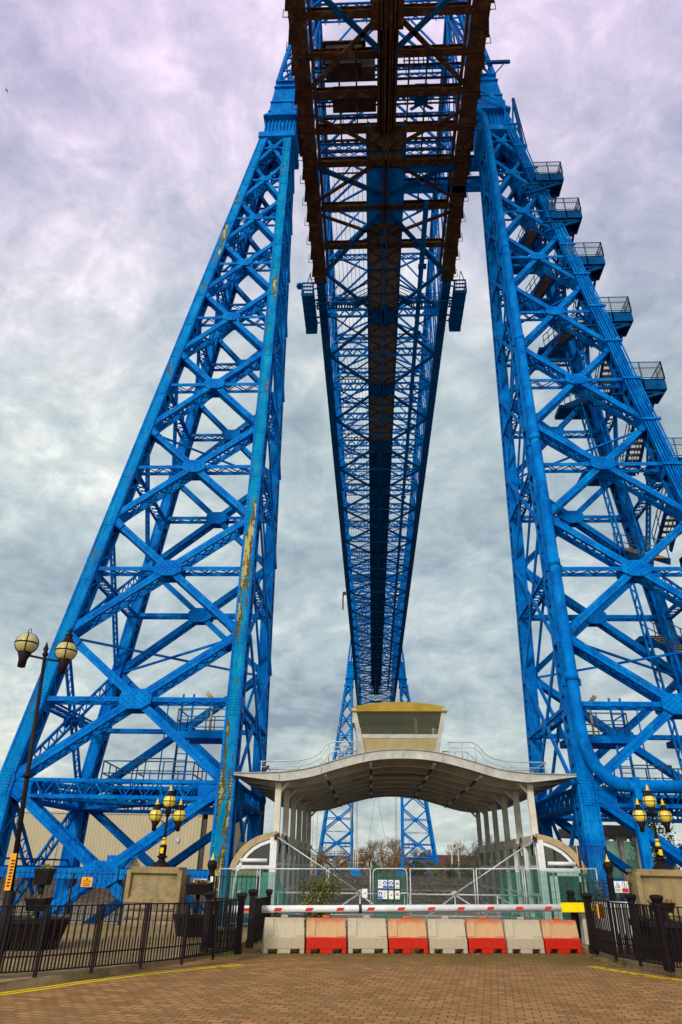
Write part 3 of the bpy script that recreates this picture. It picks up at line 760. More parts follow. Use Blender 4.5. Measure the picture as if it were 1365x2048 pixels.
for k in range(20): mb.bar((3.7 - .4, 45 + k * 9, ZC - .2), (3.7 + .4, 45 + k * 9, ZC - .2), .1, .6, (0, 1, 0))
mb.build('service_pipe', M['deck'], span)
mb = MB()
for k in range(8):
    x = -4.75 + k * .4
    for j in range(14):
        a, b = V((x, 34.5 + j * 12.2 - (12.2 if j else 0) + (5.0 if j else 0), ZC - .3)), None
    pts = []
    for j in range(0, 15):
        pts.append((x, 34.5 + j * 12.2, ZC - .35)); pts.append((x, 34.5 + j * 12.2 + 6.1, ZC - .48))
    mb.tube(pts, .018, 4, smooth=False)
mb.build('overhead_wire', M['wire'], span)
for j in range(1, 15):
    y = 34.5 + j * 12.2 + 3
    mb = MB(); mb.bar((-5.0, y, ZC + .1), (-1.6, y, ZC + .1), .1, .1)
    for k in range(8): mb.lathe((-4.75 + k * .4, y, ZC - .38), [(.03, 0), (.1, .06), (.05, .14), (.1, .2), (.05, .28), (.03, .46)], 6)
    mb.build('insulator_row', M['insul'], span)
def cradle(s):
    r = MB(); x0, x1 = sorted((s * 7.1, s * 8.2)); z0 = ZC - 1.0
    r.box(x0, x1, 47.6, 52.9, z0, z0 + .2)
    for x in (x0, x1):
        for q in (.2, .75, 1.4): r.bar((x, 47.6, z0 + q), (x, 52.9, z0 + q), .09, .09)
        for k in range(6): r.bar((x, 47.6 + k * 1.06, z0), (x, 47.6 + k * 1.06, z0 + 1.45), .09, .09, (0, 1, 0))
    for k in range(7): r.bar((x0, 47.6 + k * .88, z0 - .06), (x1 + s * .0, 47.6 + k * .88, z0 - .06), .12, .12)
    for y in (47.6, 52.9):
        for q in (.2, .7, 1.2, 1.7): r.bar((x0, y, z0 + q), (x1, y, z0 + q), .12, .12)
        for x in (x0, x1): r.bar((x, y, z0), (x, y, z0 + 1.75), .14, .14, (0, 1, 0))
    for k in range(4): r.bar((x0 + .2 + k * .3, 47.6, z0 + .2), (x0 + .2 + k * .3, 47.6, z0 + 1.7), .05, .05, (0, 1, 0))
    r.bar((x0 + .5, 47.6, z0 + 1.7), (x0 + .72, 47.6, z0 + 3.0), .07, .07, (0, 1, 0)); r.bar((x0 + 1.0, 47.6, z0 + 1.7), (x0 + .72, 47.6, z0 + 3.0), .07, .07, (0, 1, 0))
    for y in (47.3, 49.6, 52.0): r.bar((s * 6.2, y, ZC + .5), (s * 7.3, y, ZC + .3), .14, .14); r.bar((s * 6.2, y, ZC - .1), (s * 7.3, y, ZC - .7), .1, .1)
    if s < 0: r.lathe((x0 - .3, 47.7, z0 + 1.1), [(.05, 0), (.28, .1), (.34, .3), (.28, .5), (.05, .6)], 10); r.bar((x0 - .2, 47.7, z0 + 1.4), (x0 + .1, 47.7, z0 + 1.4), .1, .1)
    r.build('inspection_cradle', M['deck'], span)
cradle(-1); cradle(1)
for s in (-1, 1):                                                                    # cross walkway with stairs up to the middle
    mb = MB(); z0 = ZC - .55
    for dy in (0, .8):
        for q in (0, .55, 1.1):
            w = .11 if q == 0 else .06
            mb.bar((s * 6.9, 49.1 + dy, z0 + q), (s * 3.0, 49.1 + dy, z0 + q), w, w); mb.bar((s * 3.0, 49.1 + dy, z0 + q), (s * 1.5, 49.1 + dy, z0 + q + 1.0), w, w)
        for k in range(5): mb.bar((s * (6.6 - k * .9), 49.1 + dy, z0), (s * (6.6 - k * .9), 49.1 + dy, z0 + 1.1), .06, .06, (0, 1, 0))
    for k in range(7): mb.box(*sorted((s * (3.0 - k * .21), s * (2.8 - k * .21))), 49.1, 49.9, z0 + k * .14, z0 + .04 + k * .14)
    for k in range(14): mb.box(*sorted((s * (6.85 - k * .28), s * (6.70 - k * .28))), 49.1, 49.9, z0, z0 + .04)
    mb.build('cross_walkway', M['deck'], span)
mb = MB(); mb.box(-7.6, -6.9, 134.0, 134.6, 54.0, 54.6); mb.bar((-7.5, 134.3, 54), (-7.5, 134.3, 50.6), .3, .3, (0, 1, 0)); mb.bar((-7.1, 134.3, 54.2), (-6.4, 134.3, 54.2), .2, .2)
mb.build('hanging_lamp', M['brownpaint'], span)
mb = MB()                                                                            # cables dropping to the far landing
for x in (-5.75, -5.45, 4.9, 5.25): mb.bar((x, 197, ZC), (x, 197, 2.0), .09, .09, (0, 1, 0))
mb.bar((-.26, 197, 21), (-3.4, 197, 1.8), .07, .07); mb.bar((-.26, 197, 21), (3.4, 197, 1.8), .07, .07); mb.bar((-.26, 197, 21), (-.26, 197, ZC), .07, .07, (0, 1, 0))
mb.build('suspension_cable', M['wire'], span)
# ---- things carried by the near right tower: pipe, cable run, stairs
mb = MB()
pp = [(6.75, 31.0, 54.9), (7.1, 31.25, 54.9), (7.55, 31.3, 54.4), (7.72, 31.25, 53.4)]
for z in (48, 40, 30, 20, 12, 7.4):
    q = legp(1, -1, 'i', z); pp.append((q.x - .03, q.y - .78, z))
pp += [(7.28, 28.4, 6.55), (7.4, 28.36, 6.0), (7.62, 28.34, 5.5), (7.95, 28.34, 5.1), (8.35, 28.34, 4.88), (8.9, 28.34, 4.8), (16.8, 28.34, 4.8)]
mb.tube(pp, .25, 14)
for z in (38, 29.5, 22, 14.5, 9): q = legp(1, -1, 'i', z); mb.tube([(q.x - .03, q.y - .78, z), (q.x - .03, q.y - .78, z + .35)], .29, 12); mb.bar((q.x - .4, q.y - .5, z), (q.x + .4, q.y - .5, z), .12, .3)
for x in (8.9,): mb.box(x, x + .25, 28.1, 28.75, 4.3, 5.12); mb.bar((x + .12, 28.5, 4.4), (x + .12, 28.5, -2), .36, .3, (0, 1, 0))
mb.build('water_main', M['steel'], near_right)
mb = MB()
for k in range(6):
    pts = []
    for i in range(26):
        z = 5 + i * 1.95; q = legp(1, -1, 'o', z); pts.append((q.x - .36 + k * .14 + random.uniform(-.03, .03), q.y - .6 - (.03 if k % 2 else 0), z))
    pts += [(9.4 - k * .1, 31.0, 55.6), (8.2 - k * .15, 30.9, 56.5 + k * .1), (7.2, 31.0, 57.0)]
    mb.tube(pts, .05, 6)
for i in range(17): q = legp(1, -1, 'o', 5.5 + i * 3); mb.bar((q.x - .52, q.y - .68, 5.5 + i * 3), (q.x + .5, q.y - .68, 5.5 + i * 3), .12, .14)
mb.build('cable_run', M['steel'], near_right)
stair = near_right
zl = [45.9, 41.85, 37.3, 32.3, 27.0, 21.6, 16.2, 10.8]
def landing(x0, x1, y0, y1, z, cage=True):
    mb = MB(); mb.cur = 0
    mb.box(x0, x1, y0, y1, z - .09, z); mb.box(x0, x1, y0, y0 + .06, z - .75, z - .02); mb.box(x1 - .06, x1, y0 + .06, y1, z - .75, z - .02); mb.box(x0, x1 - .06, y1 - .06, y1, z - .75, z - .02)
    mb.bar(((x0 + x1) / 2, y0, z - .4), ((x0 + x1) / 2, y1, z - .4), .1, .6, (0, 0, 1)); mb.bar((x0 - .6, y0 + .2, z - 1.9), (x1 - .1, y0 + .2, z - .8), .12, .14); mb.bar((x0 - .6, y0 + .2, z - .95), (x1 - .1, y0 + .2, z - .8), .12, .12)
    for k in range(4): mb.bar((x0 + (x1 - x0) * k / 4, y0 + .2, z - .9), (x0 + (x1 - x0) * (k + .5) / 4, y0 + .2, z - 1.5 + k * .17), .06, .06, (0, 1, 0))
    mb.cur = 1
    cs = [(x0, y0), (x1, y0), (x1, y1)]
    for a, b in zip(cs, cs[1:]):
        for q in (.1, .82, 1.25): mb.bar((*a, z + q), (*b, z + q), .045, .045)
        for k in range(3): x, y = a[0] + (b[0] - a[0]) * k / 2, a[1] + (b[1] - a[1]) * k / 2; mb.bar((x, y, z), (x, y, z + 1.28), .06, .06, (0, 1, 0))
        mb.cur = 2; n = int(((b[0] - a[0]) ** 2 + (b[1] - a[1]) ** 2) ** .5 / .13)
        for k in range(1, n): x, y = a[0] + (b[0] - a[0]) * k / n, a[1] + (b[1] - a[1]) * k / n; mb.bar((x, y, z + .1), (x, y, z + 1.24), .012, .012, (0, 1, 0))
        for k in range(1, 9): mb.bar((*a, z + k * .14), (*b, z + k * .14), .012, .012)
        mb.cur = 1
    mb.build('landing', [M['deck'], M['rail'], M['meshwire']], near_right)
def flight(x, w, ya, za, yb, zb):
    mb = MB()
    for e in (0, w): mb.bar((x + e, ya, za - .15), (x + e, yb, zb - .15), .08, .34)
    mb.cur = 1; k = int(abs(zb - za) / .2)
    for i in range(k): f = i / k; mb.box(x, x + w, ya + (yb - ya) * f - .15, ya + (yb - ya) * f + .15, za + (zb - za) * f - .06, za + (zb - za) * f - .02)
    mb.cur = 2
    for e in (0, w):
        for q in (.55, 1.05): mb.bar((x + e, ya, za + q), (x + e, yb, zb + q), .045, .045)
        for i in range(5): f = i / 4; mb.bar((x + e, ya + (yb - ya) * f, za + (zb - za) * f), (x + e, ya + (yb - ya) * f, za + (zb - za) * f + 1.05), .045, .045, (0, 1, 0))
    mb.build('stair_flight', [M['deck'], M['tread'], M['rail']], near_right)
for i, z in enumerate(zl):
    lx = legp(1, -1, 'o', z).x; wd = 1.95 + (46 - z) * .03
    x0 = lx - .25; x1 = x0 + wd
    landing(x0, x1, 30.6, 32.0, z)
    zm = (z + (zl[i + 1] if i + 1 < len(zl) else 5.2)) / 2; lb = legp(1, 1, 'o', zm).x
    mb = MB(); mb.box(lb - 1.6, lb + 1.3, 36.4, 37.7, zm - .3, zm); mb.build('landing', M['deck'], near_right)
    flight(x1 - .95, .85, 32.0, z, 36.4, zm)
    if i + 1 < len(zl): flight(lb - 1.2, .85, 36.4, zm, 32.0, zl[i + 1] + .02)
mb = MB()
for y in (33.0, 35.3):
    for dx in (0,): lattice(mb, (legp(1, -1, 'o', 20).x + .35, y, -2), (legp(1, -1, 'o', 30).x - .9, y, 33), (1, 0, 0), .55, .5, .1, .05)
mb.build('stair_post', M['steel'], near_right)
mb = MB()                                                                            # davit frames by the cap block
mb.bar((10.0, 31.9, 53.7), (10.4, 31.9, 57.4), .12, .12, (0, 1, 0)); mb.bar((10.55, 31.9, 50.4), (10.4, 31.9, 57.4), .2, .2, (0, 1, 0)); mb.bar((10.8, 31.9, 50.9), (10.5, 31.9, 57.3), .07, .07, (0, 1, 0)); mb.bar((10.1, 31.9, 53.4), (10.4, 31.9, 53.4), .1, .1); mb.bar((10.0, 31.9, 51.2), (10.8, 31.9, 51.2), .1, .1)
mb.bar((8.6, 31.6, 62.3), (10.6, 31.6, 62.3), .2, .3, (0, 0, 1)); mb.bar((9.2, 31.6, 60.6), (10.1, 31.6, 62.1), .07, .07)
mb.build('davit', M['deck'], near_right)
# ------------------------------------------------------------------ ground, river, far bank
def sheet(name, poly, z, mat):
    mb = MB().at(0, 0, 0); mb.v = [(x, y, z) for x, y in poly]; mb.face(tuple(range(len(poly)))); return struct(mb.build(name, mat))
KL = [(-13.5, 6.2), (-10.2, 8.6), (-8.4, 10.4), (-6.98, 12.0), (-5.95, 14.0), (-5.05, 16.2), (-4.65, 18.0), (-4.4, 19.4), (-4.3, 20.6)]
KR = [(4.0, 20.3), (3.95, 18.6), (4.1, 17.4), (4.5, 16.4), (5.4, 15.2), (7.0, 13.9), (10.0, 12.6), (15.0, 11.4)]
sheet('road', [(-60, -60), (60, -60), (60, 23.4), (5.6, 23.4), (5.6, 27.9), (-5.6, 27.9), (-5.6, 23.4), (-60, 23.4)], 0.0, M['road'])
sheet('pavement', [(-60, 6.2)] + KL + [(-4.3, 23.36), (-60, 23.36)], 0.115, M['pavement'])
sheet('pavement', [(4.0, 23.36)] + KR + [(60, 11.4), (60, 23.36)], 0.115, M['pavement'])
def offs(pts, d):
    o = []
    for i, p in enumerate(pts):
        a = V((*pts[max(i - 1, 0)], 0)); b = V((*pts[min(i + 1, len(pts) - 1)], 0)); t = (b - a).normalized(); o.append((p[0] - t.y * d, p[1] + t.x * d))
    return o
def resample(pts, n):
    d = [0]
    for a, b in zip(pts, pts[1:]): d.append(d[-1] + math.hypot(b[0] - a[0], b[1] - a[1]))
    o = []
    for k in range(n + 1):
        s = d[-1] * k / n; i = 0
        while i < len(d) - 2 and d[i + 1] < s: i += 1
        f = (s - d[i]) / (d[i + 1] - d[i]); o.append((pts[i][0] + (pts[i + 1][0] - pts[i][0]) * f, pts[i][1] + (pts[i + 1][1] - pts[i][1]) * f))
    return o
def smooth(pts, it=2):
    for _ in range(it):
        q = [pts[0]]
        for a, b in zip(pts, pts[1:]): q += [(a[0] * .75 + b[0] * .25, a[1] * .75 + b[1] * .25), (a[0] * .25 + b[0] * .75, a[1] * .25 + b[1] * .75)]
        pts = q + [pts[-1]]
    return pts
for pts, sd in ((KL, 1), (KR, 1)):
    mb = MB().at(0, 0, 0); p = resample(smooth(pts), 26); a0 = offs(p, -0.015); a1 = offs(p, 0.16)
    for i in range(len(p) - 1):
        e = .008; A, B_, C_, D = V((*a0[i], 0)), V((*a0[i + 1], 0)), V((*a1[i + 1], 0)), V((*a1[i], 0)); B_ = B_ + (A - B_).normalized() * e; C_ = C_ + (D - C_).normalized() * e
        u = V((0, 0, .125 + random.uniform(-.004, .004)))
        mb.hexa([A - V((0, 0, .05)), B_ - V((0, 0, .05)), C_ - V((0, 0, .05)), D - V((0, 0, .05)), A + u - V((0, 0, .012)), B_ + u - V((0, 0, .012)), C_ + u, D + u])
    struct(mb.build('kerb', M['kerb']))
def worn_line(pts, w):
    mb = MB().at(0, 0, 0); p = resample(smooth(pts), 90); o1 = offs(p, w / 2); o2 = offs(p, -w / 2)
    for i in range(len(p) - 1):
        if random.random() < .02: continue
        j = lambda: random.uniform(-.008, .008)
        mb.quad((o1[i][0] + j(), o1[i][1] + j(), .004), (o1[i + 1][0], o1[i + 1][1], .004), (o2[i + 1][0], o2[i + 1][1], .004), (o2[i][0] + j(), o2[i][1] + j(), .004))
    return mb
for pts in ([(-13.3, 5.4), (-10.0, 8.1), (-8.2, 10.1), (-6.8, 11.85), (-5.72, 13.95), (-4.75, 15.2), (-3.93, 15.9)], [(3.41, 17.3), (3.95, 16.25), (4.55, 15.45), (6.3, 14.1), (9.5, 12.7)]):
    for d in (0.05, -0.1):
        struct(worn_line(offs(pts, d), .085).build('road_line', M['yellow']))
sheet('quay', [(-60, 23.2), (60, 23.2), (60, 39.6), (5.4, 39.6), (5.4, 27.8), (-5.4, 27.8), (-5.4, 39.6), (-60, 39.6)], -1.9, M['quay'])
mb = MB().at(0, 0, 0)
for x0, x1, y0, y1 in ((-60, 60, 39.6, 40.0), (-60, -5.6, 23.38, 23.6), (5.6, 60, 23.38, 23.6), (-5.6, -5.35, 23.6, 39.6), (5.35, 5.6, 23.6, 39.6), (-5.35, 5.35, 27.7, 27.9)): mb.box(x0, x1, y0, y1, -6.5, -1.84 if y0 > 39 else -.03)
struct(mb.build('quay_wall', M['concrete']))
sheet('river', [(-3000, 27.8), (3000, 27.8), (3000, 176), (-3000, 176)], -5.2, M['water'])
def terrain(name, x0, x1, nx, ys, zf, mat):
    mb = MB().at(0, 0, 0)
    for y in ys:
        for i in range(nx + 1): x = x0 + (x1 - x0) * i / nx; mb.v.append((x, y + zf(x, y)[1], zf(x, y)[0]))
    for j in range(len(ys) - 1):
        for i in range(nx): q = j * (nx + 1) + i; mb.face((q, q + 1, q + nx + 2, q + nx + 1), True)
    return struct(mb.build(name, mat))
random.seed(3)
RN = {}
def rn(i, j):
    if (i, j) not in RN: RN[(i, j)] = random.uniform(-1, 1)
    return RN[(i, j)]
def bz(x, y):
    t = (y - 146) / 26.0; n = rn(round(x / 2.5), round(y)) * .45
    edge = 5.0 * math.sin(x * .03) + (9 if x < -24 else 0)
    return (-6.0 + 5.6 * max(0, t) ** .8 + n * (0.3 < t < 1.1), 0)
terrain('far_bank', -220, 220, 176, [146, 149, 152, 155, 158, 161, 164, 167, 170, 173, 176], bz, M['bank'])
sheet('far_land', [(-6000, 175.5), (6000, 175.5), (6000, 9000), (-6000, 9000)], -0.45, M['field'])
mb = MB().at(0, 0, 0); mb.box(-19, 19, 170.5, 176.5, -6, -.9); mb.box(-19.4, 19.4, 170.2, 177.0, -.9, -.3)
struct(mb.build('far_quay', M['slate']))
mb = MB().at(0, 0, 0)
for k in range(15): mb.box(-18 + k * 2.5, -17.6 + k * 2.5, 169.9, 170.2, -5.5, -.4)
mb.box(-19, 19, 169.95, 170.15, -2.6, -2.2)
struct(mb.build('far_quay_fender', M['timber']))
jt = thing('timber_jetty', 'dark decayed timber jetty frame below the far quay between the far towers', 'jetty', (0, 160, -5.5))
rd = random.Random(9)
for k in range(11):
    x = -15 + k * 3 + rd.uniform(-.4, .4); mb = MB(); mb.bar((x, 160, -5.6), (x + rd.uniform(-.2, .2), 160, -1.3 - rd.uniform(0, 1.2)), .5, .5, (0, 1, 0)); mb.build('pile', M['timber' if k % 3 else 'soil'], jt)
for z, w in ((-4.4, .4), (-3.3, .5), (-2.2, .35)):
    mb = MB(); mb.bar((-16, 159.7, z), (16, 159.7, z + rd.uniform(-.3, .3)), w, .3, (0, 0, 1)); mb.build('waling', M['soil' if w > .4 else 'timber'], jt)
for k in range(5): mb = MB(); x = -13 + k * 6; mb.bar((x, 159.6, -5), (x + 3, 159.6, -2), .25, .25); mb.build('brace', M['timber'], jt)
for s in (-1, 1):
    mb = MB(); x = s * 11.9; r = thing('mooring_buffer', 'small blue landing frame on the far quay beside the %s far tower' % ('left' if s < 0 else 'right'), 'frame', (s * 5.4, 180, -.3))
    mb.box(s * 5.4 - 1.1, s * 5.4 + 1.1, 181.2, 182.6, -.3, 1.3); mb.build('body', M['steel'], r)
    mb = MB(); mb.bar((s * 5.4 - 1.1, 181, 2.2), (s * 5.4 + 1.1, 181, 2.2), .1, .1)
    for k in range(4): mb.bar((s * 5.4 - 1.0 + k * .66, 181, 1.3), (s * 5.4 - 1.0 + k * .66, 181, 2.2), .09, .09, (0, 1, 0))
    mb.box(s * 5.4 + s * .2, s * 5.4 + s * .9, 181.3, 182.3, 1.3, 4.2 if s > 0 else 1.9)
    mb.build('rail', M['steel'], r)
mb = MB().at(13.5, 169.5, -2.8); mb.box(10.6, 16.4, 169.4, 169.6, -4.3, -2.0)
sg = tag(mb.build('notice_board', M['orange']), 'long orange notice board on the far quay wall', 'sign')
mb = MB()
for r_ in range(3):
    x = 11.0
    while x < 15.8: w = random.uniform(.2, .7); mb.box(x, min(16, x + w), 169.35, 169.4, -2.6 - r_ * .6, -2.3 - r_ * .6); x += w + .2
mb.build('lettering', M['brownpaint'], sg)

# ------------------------------------------------------------------ far buildings
wh = thing('warehouse', 'long beige ribbed metal warehouse across the river at the left', 'warehouse', (-70, 215, -.4))
mb = MB(); mb.box(-150, -47.5, 195, 240, -.4, 14.0); mb.build('wall', M['clad'], wh)
mb = MB(); mb.prism([(-150.5, 194.6, 14.0), (-42.6, 194.6, 14.0), (-42.6, 194.6, 14.5), (-95, 194.6, 15.4), (-150.5, 194.6, 15.2)], (0, 46, 0)); mb.build('roof', M['under'], wh)
mb = MB(); mb.box(-47.4, -45.9, 195.6, 200, -.4, 12.8); mb.build('doorway', M['slate'], wh)
mb = MB(); mb.box(-45.9, -43, 195, 240, -.4, 14.0); mb.build('wall', M['tan'], wh)
mb = MB(); mb.box(-150, -47.5, 194.7, 194.9, 13.6, 14.0)
mb.tube([(-86, 194.8, -.4), (-86, 194.8, 6)], .15, 6); mb.build('gutter', M['pale'], wh)
mb = MB(); mb.box(-70.4, -64.2, 191, 194.6, 2.6, 3.6); mb.box(-70.2, -69.8, 191.2, 191.6, -.4, 2.6); mb.box(-64.8, -64.4, 191.2, 191.6, -.4, 2.6); mb.build('door_canopy', M['steel'], wh)
mb = MB(); mb.box(-69.6, -65.0, 194.4, 194.6, -.4, 2.6); mb.build('door', M['pale'], wh)
mb = MB(); mb.box(-53.6, -53.0, 194.5, 194.98, 7.0, 7.9); mb.build('vent', M['under'], wh)
def house(x0, x1, y, zw, zr, gable, label, name='brick_house'):
    h = thing(name, label, 'house', ((x0 + x1) / 2, y, -.4)); mb = MB()
    xm = (x0 + x1) / 2
    if gable: mb.prism([(x0, y, -.4), (x1, y, -.4), (x1, y, zw), (xm, y, zr), (x0, y, zw)], (0, 9, 0))
    else: mb.box(x0, x1, y, y + 9, -.4, zw)
    mb.build('wall', M['brick'], h); mb = MB()
    if gable:
        for e in (-1, 1): mb.prism([(xm, y - .3, zr + .02), (xm + e * ((x1 - x0) / 2 + .4), y - .3, zw - .2), (xm + e * ((x1 - x0) / 2 + .4), y - .3, zw + .1), (xm, y - .3, zr + .32)], (0, 9.6, 0))
    else: mb.prism([(x0 - .4, y - .4, zw), (x0 - .4, y + 4.5, zr), (x0 - .4, y + 9.4, zw)], (x1 - x0 + .8, 0, 0))
    rf = mb.build('roof', M['roof'], h)
    mb = MB(); mb.box(x1 - 1.6, x1 - .7, y + 4, y + 5, zw, zr + 1.0); mb.build('chimney', M['brick'], rf)
    n = max(1, int((x1 - x0) / 3.5))
    for k in range(n):
        cx_ = x0 + (x1 - x0) * (k + .5) / n
        mb = MB(); mb.box(cx_ - .75, cx_ + .75, y - .12, y - .02, 1.0, 2.3); w = mb.build('window', M['white'], h)
        mb = MB(); mb.box(cx_ - .62, cx_ + .62, y - .16, y - .13, 1.1, 2.2); mb.build('pane', M['darkglass'], w)
house(11.6, 18.2, 236, 3.6, 6.6, True, 'small red brick house with its gable towards the river behind the right far tower')
house(19.0, 41.0, 240, 3.4, 6.2, False, 'long low red brick house with tiled roof right of the gabled house')
house(60.0, 95.0, 160 + 80, 3.0, 6.0, False, 'red brick terrace seen below the glass shelter at the right edge')
gs = thing('glass_shelter', 'glass waiting shelter with flat dark roof behind the right tower foot', 'shelter', (13.6, 45, -1.9))
mb = MB(); mb.box(11.0, 15.15, 43.8, 49, 3.75, 4.3); mb.build('roof', M['slate'], gs)
for x in (11.3, 12.35, 13.4, 14.35):
    mb = MB(); mb.box(x, x + .26, 44.6, 44.9, -1.9, 3.75); mb.box(x - .2, x + .46, 44.5, 45.0, 3.5, 3.74); mb.build('post', M['under'], gs)
mb = MB(); mb.box(11.2, 15.0, 45.1, 45.14, -1.4, 3.5); mb.build('pane', M['greenglass'], gs)
mb = MB(); mb.box(11.0, 15.2, 44.0, 49.2, -6, -1.9); mb.build('base', M['concrete'], gs)

# ------------------------------------------------------------------ vegetation
def scatter_leaves(mb, c, r, n, size, seed, flat=1.0, clump=10):
    rd = random.Random(seed); c = V(c)
    cl = []
    for k in range(clump):
        d = V((rd.gauss(0, 1), rd.gauss(0, 1), rd.gauss(0, 1))).normalized() * rd.uniform(.25, .85)
        cl.append((V((d.x * r[0], d.y * r[1], d.z * r[2])), rd.uniform(.28, .5)))
    for k in range(n):
        q, s = rd.choice(cl); d = V((rd.gauss(0, 1), rd.gauss(0, 1), rd.gauss(0, 1))).normalized() * (rd.random() ** .45) * s
        p = c + q + V((d.x * r[0], d.y * r[1], d.z * r[2]))
        a = V((rd.gauss(0, 1), rd.gauss(0, 1), rd.gauss(0, .7))).normalized(); b = a.cross(V((rd.gauss(0, 1), rd.gauss(0, 1), rd.gauss(0, 1)))).normalized()
        L = size * rd.uniform(.6, 1.4); w = L * .42
        mb.quad(p - a * L / 2, p + b * w / 2, p + a * L / 2, p - b * w / 2)
def bare_tree(x, y, h, seed, label, spread=.5, group='bare trees on the far bank', name='bare_tree', leafy=0):
    rd = random.Random(seed); t = thing(name, label, 'tree', (x, y, -.45), group)
    tr = MB(); tw = MB(); tips = []
    def grow(p, d, L, r, lev):
        q = p + d * L
        (tr if lev < 2 else tw).tube([p, (p + q) / 2 + V((rd.uniform(-.04, .04) * L, rd.uniform(-.04, .04) * L, 0)), q], [r, r * .85, r * .7], 5 if lev < 2 else 3, cap=False, smooth=False)
        if lev >= 5: tips.append(q); return
        for k in range(rd.randint(3, 4) if lev < 3 else rd.randint(3, 5)):
            nd = (d + V((rd.gauss(0, spread), rd.gauss(0, spread), rd.gauss(.12, .2)))).normalized()
            grow(p + d * L * rd.uniform(.55, 1.0), nd, L * rd.uniform(.6, .78), r * .56, lev + 1)
    grow(V((x, y, -.45)), V((rd.uniform(-.06, .06), 0, 1)).normalized(), h * .30, h * .016, 0)
    tr.build('trunk', M['bark'], t); tw.build('crown', M['twig'], t)
    if leafy:
        mb = MB()
        for p in rd.sample(tips, min(len(tips), leafy)):
            a = V((rd.gauss(0, 1), rd.gauss(0, 1), rd.gauss(0, 1))).normalized(); b = a.orthogonal().normalized(); mb.quad(p - a * .2, p + b * .1, p + a * .2, p - b * .1)
        mb.build('leaves', M['leafbrown'], t)
    return t
BT = [(-22, 215, 11), (-6.5, 222, 10), (-2.5, 228, 13), (1.5, 224, 15.5), (5.0, 222, 14), (8.5, 230, 10), (20.5, 222, 9.5), (24.5, 226, 12), (30, 224, 15), (33.5, 222, 16), (37, 230, 17), (44, 235, 17)]
BT += [(-12, 224, 9), (13.5, 228, 11), (17, 232, 10.5), (26.8, 233, 14), (-4.6, 236, 12), (6.6, 238, 15)]
BL = ['short bare tree left of the left far tower', 'low bare tree just right of the left far tower', 'rounded bare tree between the far towers', 'tallest bare tree between the far towers', 'bare tree against the inner leg of the right far tower', 'low bare tree seen through the right far tower', 'small bare tree right of the gabled house', 'bare tree beside the floodlight masts', 'wide bare tree beneath the right canopy posts', 'bare tree half hidden behind the right glass shelter', 'tall bare tree showing above the right glass shelter', 'bare tree seen past the right tower leg', 'low bare tree seen between the legs of the left far tower', 'bare tree behind the gabled brick house', 'bare tree behind the left end of the long brick house', 'rounded bare tree right of the floodlight masts', 'slim bare tree left of the tallest one', 'slim bare tree right of the tallest one']
for i, (x, y, h) in enumerate(BT): bare_tree(x, y, h, 20 + i, BL[i], .46, leafy=0 if i % 3 else 60)
def bush(x, y, z, rx, ry, rz, n, size, seed, label, mat='leaf', name='bush', cat='bush', group=None):
    t = thing(name, label, cat, (x, y, z), group); mb = MB()
    for k in range(7):
        a = k * .9; mb.tube([(x, y, z), (x + math.cos(a) * rx * .4, y + math.sin(a) * ry * .4, z + rz * 1.1)], [.03 * size * 6, .01 * size * 6], 4, cap=False)
    mb.build('stem', M['bark'], t)
    mb = MB(); scatter_leaves(mb, (x, y, z + rz), (rx, ry, rz), n, size, seed, clump=14); mb.build('foliage', M[mat], t); return t
FB = [(-32, 186, 4, 2.6, 'leafbrown', 'low brown bush far left on the river bank'), (-20.5, 184, 3, 2.0, 'leafbrown', 'brown scrub left of the left far tower'), (-3.6, 205, 3.6, 3.0, 'leafbrown', 'russet bush between the far towers'), (2.0, 207, 5.2, 3.2, 'leafbrown', 'broad russet bush at the foot of the tallest bare tree'),
      (10.5, 188, 3.2, 1.8, 'leafdark', 'green bush under the right far tower'), (14.5, 187, 3.0, 1.9, 'leaf', 'olive bush inside the right far tower legs'), (22.5, 190, 3.4, 1.9, 'leafdark', 'low green bush right of the right far tower'), (28.5, 205, 5.5, 4.4, 'leafdark', 'large dark evergreen bush near the right glass side shelter'), (35, 205, 5, 4.0, 'leafdark', 'dark bush partly behind the right side shelter')]
FB += [(-9, 195, 3.6, 2.6, 'leafbrown', 'brown bush between the legs of the left far tower'), (6.6, 204, 3.4, 2.9, 'leafbrown', 'russet bush left of the right far tower'), (-14.5, 200, 3.4, 2.9, 'leafbrown', 'tawny bush on the outer side of the left far tower'), (-26, 200, 4.5, 3.4, 'leafbrown', 'wide tawny bush behind the left glass side shelter'), (18.5, 192, 2.6, 1.6, 'leafdark', 'dark green bush just right of the right far tower'), (-.8, 196, 2.4, 1.7, 'leaf', 'low olive bush between the far towers')]
FB += [(-6.0, 212, 4.2, 2.6, 'leafbrown', 'wide brown thicket behind the inner leg of the left far tower'), (4.8, 214, 4.2, 3.0, 'leafbrown', 'wide brown thicket left of the inner leg of the right far tower'), (9.5, 212, 3.6, 2.2, 'leafbrown', 'brown thicket seen through the right far tower'), (-18, 208, 4.4, 2.6, 'leafbrown', 'brown thicket outside the left far tower')]
for i, (x, y, rx, rz, mt, lb) in enumerate(FB): bush(x, y, -.45, rx, rx * .8, rz * 1.25, 1700, .42, 60 + i, lb, mt, group='bushes on the far bank')
bush(22.0, 62, -1.9, 2.2, 2.0, 4.2, 2600, .3, 81, 'dark evergreen tree seen through the glass waiting shelter', 'leafdark', 'evergreen_tree', 'tree')
bush(-3.15, 24.6, 0, .95, .7, .95, 3600, .10, 82, 'yellow green shrub growing behind the barriers at the mesh fence', 'leaf')
bush(-4.55, 24.2, 0, .5, .5, .35, 900, .09, 83, 'low weedy bush below the left glass shelter', 'leafdark')
